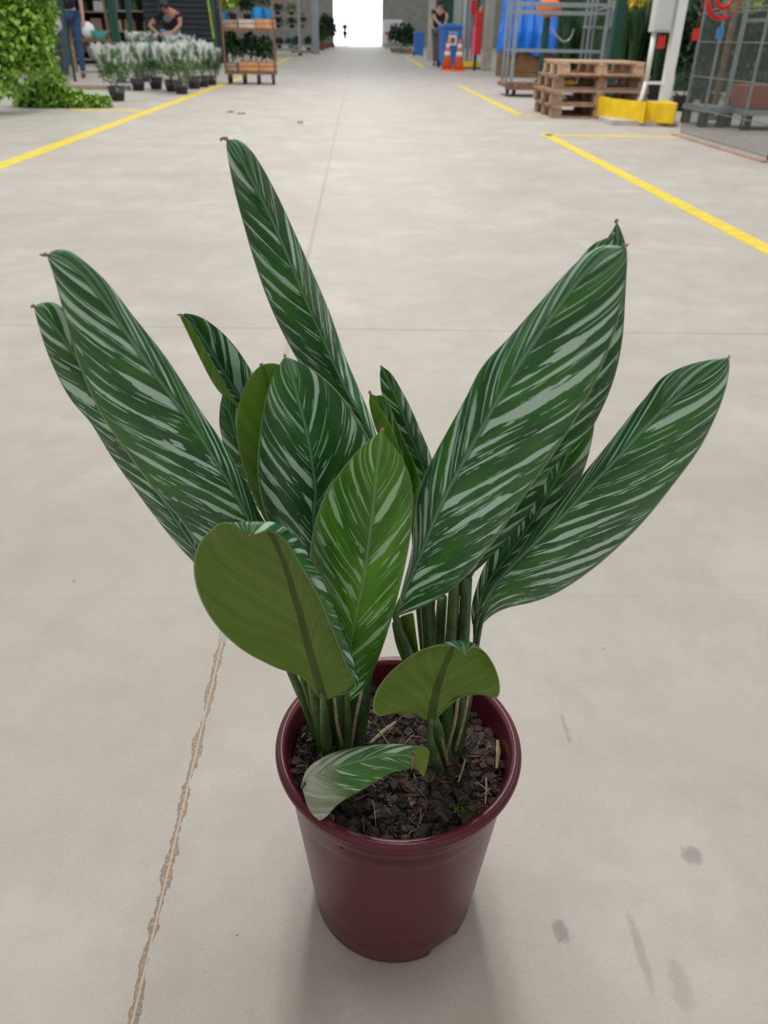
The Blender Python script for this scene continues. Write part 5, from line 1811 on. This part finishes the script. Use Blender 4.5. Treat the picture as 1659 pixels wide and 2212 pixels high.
pf = G(1186, 256)
px0, pyy = pf.x + 0.6, pf.y + 0.55
pallet('bottom pallet of the stack behind the yellow guards', (px0, pyy, 0), 'wood_dark')
pallet('second pallet from the bottom of the stack', (px0 - 0.02, pyy + 0.02, 0.147), 'wood_dark', 0.02)
pallet('third pallet from the bottom of the stack', (px0 + 0.06, pyy + 0.25, 0.294), 'wood_dark', -0.01)
pallet('topmost pallet of the stack, cleaner and paler wood', (px0 + 0.03, pyy + 0.2, 0.441), 'wood', -0.02, 1.02)
for (x, z, mt, lab, y) in ((-0.30, 0.316, 'yellow_metal', 'small yellow scrap inside the third pallet', -0.1), (-0.45, 0.172, 'crate_pale', 'crumpled pale scrap inside the second pallet', -0.36)):
    o = MB().ball((0, 0, 0.035), 0.04, 2, (1.9, 0.9, 0.8)).build('litter_scrap', M[mt])
    for v in o.data.vertices:
        v.co += v.co.normalized() * 0.01 * pnoise(v.co * 60)
    o.location = (px0 + x, pyy - 0.36 + (y + 0.36), z)
    tag(o, lab, 'litter')

# yellow kerb guards round the foot of the white post
def guard(label, pts, h, th=0.05):
    P2 = [Vector((p.x, p.y)) for p in pts]
    m = MB()
    n = len(P2)
    inner = []
    for i in range(n):
        t = (P2[min(i + 1, n - 1)] - P2[max(i - 1, 0)]).normalized()
        inner.append(P2[i] + Vector((-t.y, t.x)) * th)
    m.prism([(p.x, p.y) for p in P2] + [(p.x, p.y) for p in inner[::-1]], 0.03, h)
    o = m.build('kerb_guard', M['yellow_metal'], bevel=0.01)
    fm = MB()
    for p in (P2[0], P2[n // 2], P2[-1]):
        fm.box((p.x, p.y + 0.03, 0.016), (0.09, 0.07, 0.032))
    fm.build('foot', M['rust_metal'], o)
    return tag(o, label, 'kerb guard')


ga, gb, gc = G(1312, 264), G(1390, 271), G(1457, 275)
u = Vector((0.02, 0, 0))
guard('left half of the yellow kerb guards round the white post', [ga + Vector((-0.02, 0.5, 0)), ga + Vector((-0.0, 0.12, 0)), ga + Vector((0.06, 0.0, 0)), gb + Vector((-0.05, -0.12, 0)), gb + Vector((-0.012, 0.0, 0))], 0.235)
guard('right half of the yellow kerb guards, scuffed black along the bottom', [gb + Vector((0.005, 0.0, 0)), gb + Vector((0.05, -0.02, 0)), gc + Vector((-0.03, 0, 0)), gc + Vector((0.0, 0.03, 0)), gc + Vector((0.0, 0.5, 0))], 0.235)
cp = (gb + gc) / 2
o = MB().box((0, 0.3, 0.025), (0.75, 0.55, 0.05)).build('post_footing', M['concrete_col'])
o.location = (cp.x - 0.15, cp.y, 0)
tag(o, 'low concrete footing inside the yellow guards', 'footing')

# white post with the electric box and conduits
Yp = gb.y + 0.35
pb = AT(1432, 228, Yp)
o = MB().box((0, 0, 1.5), (0.10, 0.10, 3.0)).box((0, 0, 0.06), (0.14, 0.14, 0.12)).build('white_post', M['white'])
o.location = (pb.x, Yp, 0)
tag(o, 'white square post rising from the yellow guards', 'post')
zb = AT(1440, 70, Yp).z
root = thing('electric_box', 'pale grey electric box fixed left of the white post', 'electric box', (pb.x - 0.19, Yp, 0))
MB().box((0, 0, zb + 0.35), (0.20, 0.16, 0.7)).build('cabinet', M['whitebox'], root, bevel=0.01)
MB().box((0, -0.086, zb + 0.35), (0.17, 0.012, 0.66)).build('door', M['whitebox'], root, bevel=0.004)
MB().tube([(-0.05, 0, zb), (-0.05, 0, 0.42)], 0.028, 10).tube([(-0.05, 0, 0.42), (-0.07, 0, 0.25), (-0.2, -0.06, 0.06)], 0.024, 10).build('conduit', M['white'], root, smooth=True)
MB().box((0.04, -0.01, zb - 0.09), (0.07, 0.06, 0.12)).build('socket', M['red'], root, bevel=0.005)
MB().box((0.05, 0, 0.40), (0.2, 0.03, 0.03)).build('bracket', M['white'], root)

# green post in the rear fence line
g = AT(1335, 60, 13.0)
o = MB().box((0, 0, 1.4), (0.14, 0.14, 2.8)).box((0, 0, 0.02), (0.24, 0.24, 0.04)).build('steel_post', M['green_metal'])
o.location = (AT(1328, 100, 13.0).x, 13.0, 0)
tag(o, 'dark green square post right of the trolley frames', 'post')
o = MB().box((0, 0, 1.4), (0.10, 0.10, 2.8)).box((0, 0, 0.02), (0.2, 0.2, 0.04)).build('steel_post', M['green_metal'])
o.location = (AT(1172, 120, 19).x, 19, 0)
tag(o, 'dark green post seen through the empty trolley', 'post')

# dark plants standing behind the fences on the right
def reeds(label, loc, mt, n, h, spread):
    root = thing('tall_plant', label, 'potted plant', loc)
    MB().lathe([(0, 0), (0.13, 0), (0.17, 0.22), (0.155, 0.22), (0, 0.2)], 16).build('pot', M['black'], root)
    m = MB()
    for i in range(n):
        a = random.random() * 6.28
        r = random.uniform(0, 0.1)
        b = Vector((r * math.cos(a), r * math.sin(a), 0.2))
        L = h * random.uniform(0.55, 1.0)
        o_ = Vector((math.cos(a), math.sin(a), 0)) * spread * random.uniform(0.3, 1)
        pts = catmull([b, b + o_ * 0.35 + Vector((0, 0, L * 0.55)), b + o_ + Vector((0, 0, L))], 6)
        sdv = Vector((-math.sin(a + 0.8), math.cos(a + 0.8), 0)) * random.uniform(0.02, 0.035)
        prev = None
        for q, p in enumerate(pts):
            w = (0.6, 0.9, 1, 0.9, 0.6, 0.08)[q]
            cur = (m.bm.verts.new(p - sdv * w), m.bm.verts.new(p + Vector((0, 0, 0)) + o_ * 0.02), m.bm.verts.new(p + sdv * w))
            if prev:
                m.bm.faces.new((prev[0], prev[1], cur[1], cur[0]))
                m.bm.faces.new((prev[1], prev[2], cur[2], cur[1]))
            prev = cur
    m.build('foliage', M[mt], root)
    return root


ri = 0
for (px, Y, h, mt, lab) in ((1350, 14.2, 1.25, 'foliage', 'tall strappy plant right of the dark green post'), (1378, 14.0, 1.2, 'foliage_dark', 'tall strappy plant behind the pallet stack'),
                            (1404, 14.1, 1.3, 'foliage', 'tall strappy plant left of the electric box conduit'), (1232, 16.5, 1.2, 'foliage_dark', 'dark plant seen between the trolley rails'),
                            (1262, 16.8, 1.3, 'foliage', 'green plant seen between the trolley posts'), (1212, 20.5, 1.5, 'foliage_dark', 'dark plant right of the blue tarp'),
                            (1432, 13.8, 1.2, 'foliage_dark', 'strappy plant behind the white post')):
    g = AT(px, 120, Y)
    reeds(lab, (g.x, Y, 0), mt, 70, h, 0.17)
for (px, Y, r, mt, lab) in ((1495, 11.6, 0.30, 'foliage_dark', 'dark shrub behind the right fence, nearest the white post'), (1553, 12.3, 0.33, 'foliage_dark', 'dark shrub behind the rusty pole'),
                            (1612, 11.6, 0.33, 'foliage', 'green shrub behind the right fence near the edge'), (1680, 12.2, 0.36, 'foliage_dark', 'dark shrub at the extreme right edge'),
                            (1525, 14.2, 0.42, 'foliage_dark', 'shrub in the second row behind the right fence'), (1655, 14.4, 0.36, 'foliage', 'shrub in the second row at the right edge')):
    g = AT(px, 120, Y)
    shrub(lab, mt, (g.x, Y, 0), (r, r, 0.55), 900, 0.12, 'black', 0.15, 0.18)
# high hanging leaves at the top right
for (px, py, Y, mt, lab) in ((1620, 20, 11.5, 'foliage_lime', 'light green hanging plant at the top right'), (1560, 60, 12.4, 'foliage', 'green hanging plant above the dark shrubs'),
                             (1375, 15, 14.5, 'yellowflower', 'yellow flowers hanging above the strappy plants')):
    g = AT(px, py, Y)
    m = MB()
    cloud(m, (0, 0, 0), (0.35, 0.25, 0.14), 260, 0.09)
    m.tube([(0, 0, 0), (0, 0, 1.0)], 0.006, 5)
    m.lathe([(0, -0.06), (0.1, -0.05), (0.14, 0.05), (0, 0.05)], 14)
    o = m.build('hanging_plant', M[mt])
    o.location = g
    tag(o, lab, 'hanging plant')

# flat dark sheets added as a shaded foliage backdrop behind the right-hand stalls
a, b = AT(1085, 60, 24.5), AT(1330, 60, 24.5)
o = MB().box(((a.x + b.x) / 2, 24.5, 1.5), (b.x - a.x, 0.05, 3.0)).build('dark_backdrop', M['foliage_dark'])
tag(o, 'dark green sheet added as shaded background behind the trolleys and tarp', 'screen')
o = MB().box((11.5, 16.4, 1.5), (11.0, 0.05, 3.0)).build('dark_backdrop', M['foliage_dark'])
tag(o, 'dark sheet added as shaded foliage background of the fenced stall on the right', 'screen')
o = MB().box((-12.5, 28, 1.5), (17.0, 0.05, 3.0)).build('dark_backdrop', M['wall_dark'])
tag(o, 'dark screen behind the racks at the far left', 'screen')

# trolleys behind the right fence
Y0 = 9.3
for (pl, prr, lab, bluish) in ((1519, 1564, 'trolley with blue-grey posts behind the right fence', 0), (1618, 1760, 'loaded trolley with bright posts at the right edge', 1)):
    base_l, base_r = AT(pl, 262, Y0), AT(prr, 262, Y0)
    if bluish:
        Y1 = 9.0
        base_l, base_r = AT(1612, 245, Y1), AT(1790, 245, Y1)
    else:
        Y1 = Y0
    w = base_r.x - base_l.x
    root = thing('plant_trolley', lab, 'trolley', ((base_l.x + base_r.x) / 2, Y1 + 0.3, 0))
    for sx in (-1, 1):
        for sy in (-1, 1):
            MB().box((sx * w / 2, sy * 0.28, 1.0), (0.024, 0.024, 1.9)).build('post', M['grey_metal'], root)
    MB().box((0, 0, 0.17), (w + 0.06, 0.62, 0.05)).build('base_deck', M['grey_metal'], root)
    if bluish:
        MB().box((0, 0, 1.0), (w, 0.6, 0.03)).build('shelf', M['grey_metal'], root)
    for sx in (-1, 1):
        for sy in (-1, 1):
            MB().lathe([(0, 0), (0.055, 0), (0.055, 0.14), (0, 0.14)], 12, c=(sx * w * 0.45, sy * 0.25, 0)).build('wheel', M['rubber'], root)
    if bluish:
        o = MB().box((0, 0, 0.11), (0.55, 0.4, 0.22), taper=1.08).build('planter_box', M['earth'], bevel=0.01)
        o.location = (root.location.x - 0.15, Y1 + 0.3, 0.197)
        tag(o, 'brown-red planter box on the right-edge trolley', 'planter')
g0, g1 = AT(1540, 240, 10.3), AT(1580, 60, 10.3)
o = MB().tube([(g0.x, 10.3, 0), (g1.x, 10.3, g1.z), (g1.x + 0.1, 10.3, g1.z + 0.8)], 0.035, 8).box((g0.x, 10.3, 0.02), (0.14, 0.14, 0.04)).build('leaning_pole', M['rust_metal'])
tag(o, 'rusty brown pole leaning behind the right fence', 'pole')
for (px, py, mt, lab) in ((1503, 75, 'red', 'small red tag hanging behind the right fence'), (1555, 72, 'blue_pot', 'pale blue tag hanging behind the right fence')):
    g = AT(px, py, 9.2)
    o = MB().box((0, 0, 0), (0.07, 0.01, 0.10)).tube([(0, 0, 0.04), (0, 0, 0.6)], 0.002, 4).build('hanging_tag', M[mt])
    o.location = g
    tag(o, lab, 'tag')
# red hose coil
g = AT(1566, -4, 7.9)
m = MB()
for k, r in enumerate((0.138, 0.147, 0.155)):
    m.tube([Vector((r * math.cos(a), 0.012 * math.sin(3 * a + k) + k * 0.006, r * math.sin(a))) for a in [2 * PI * q / 40 for q in range(41)]], 0.009, 6)
m.tube([Vector((0.07 * math.cos(a), 0, 0.07 * math.sin(a) - 0.0)) for a in [2 * PI * q / 24 for q in range(25)]], 0.02, 6)
o = m.build('hose_coil', M['red'], smooth=True)
o.location = g
MB().tube([(0, 0.02, 0), (0, 0.02, 0.6)], 0.012, 6).build('hanger', M['grey_metal'], o)
tag(o, 'round coil of red hose hanging on the right fence', 'hose')

for i, (px, py, lab) in enumerate(((492, 243, 'larger green leaf scrap lying on the aisle floor'), (521, 247, 'small green leaf scrap beside a larger one on the floor'), (655, 266, 'pale leaf scrap lying near the long floor joint'))):
    m = MB()
    m.leaf((0, 0, 0.006), (1, 0.2, 0), (0, 0, 1), 0.10, 0.06)
    m.leaf((0.01, 0, 0.005), (-0.3, 1, 0), (0, 0, 1), 0.07, 0.05)
    o = m.build('fallen_leaf', M['foliage_grey'])
    o.location = G(px, py)
    o.rotation_euler.z = i * 1.1
    tag(o, lab, 'leaf')
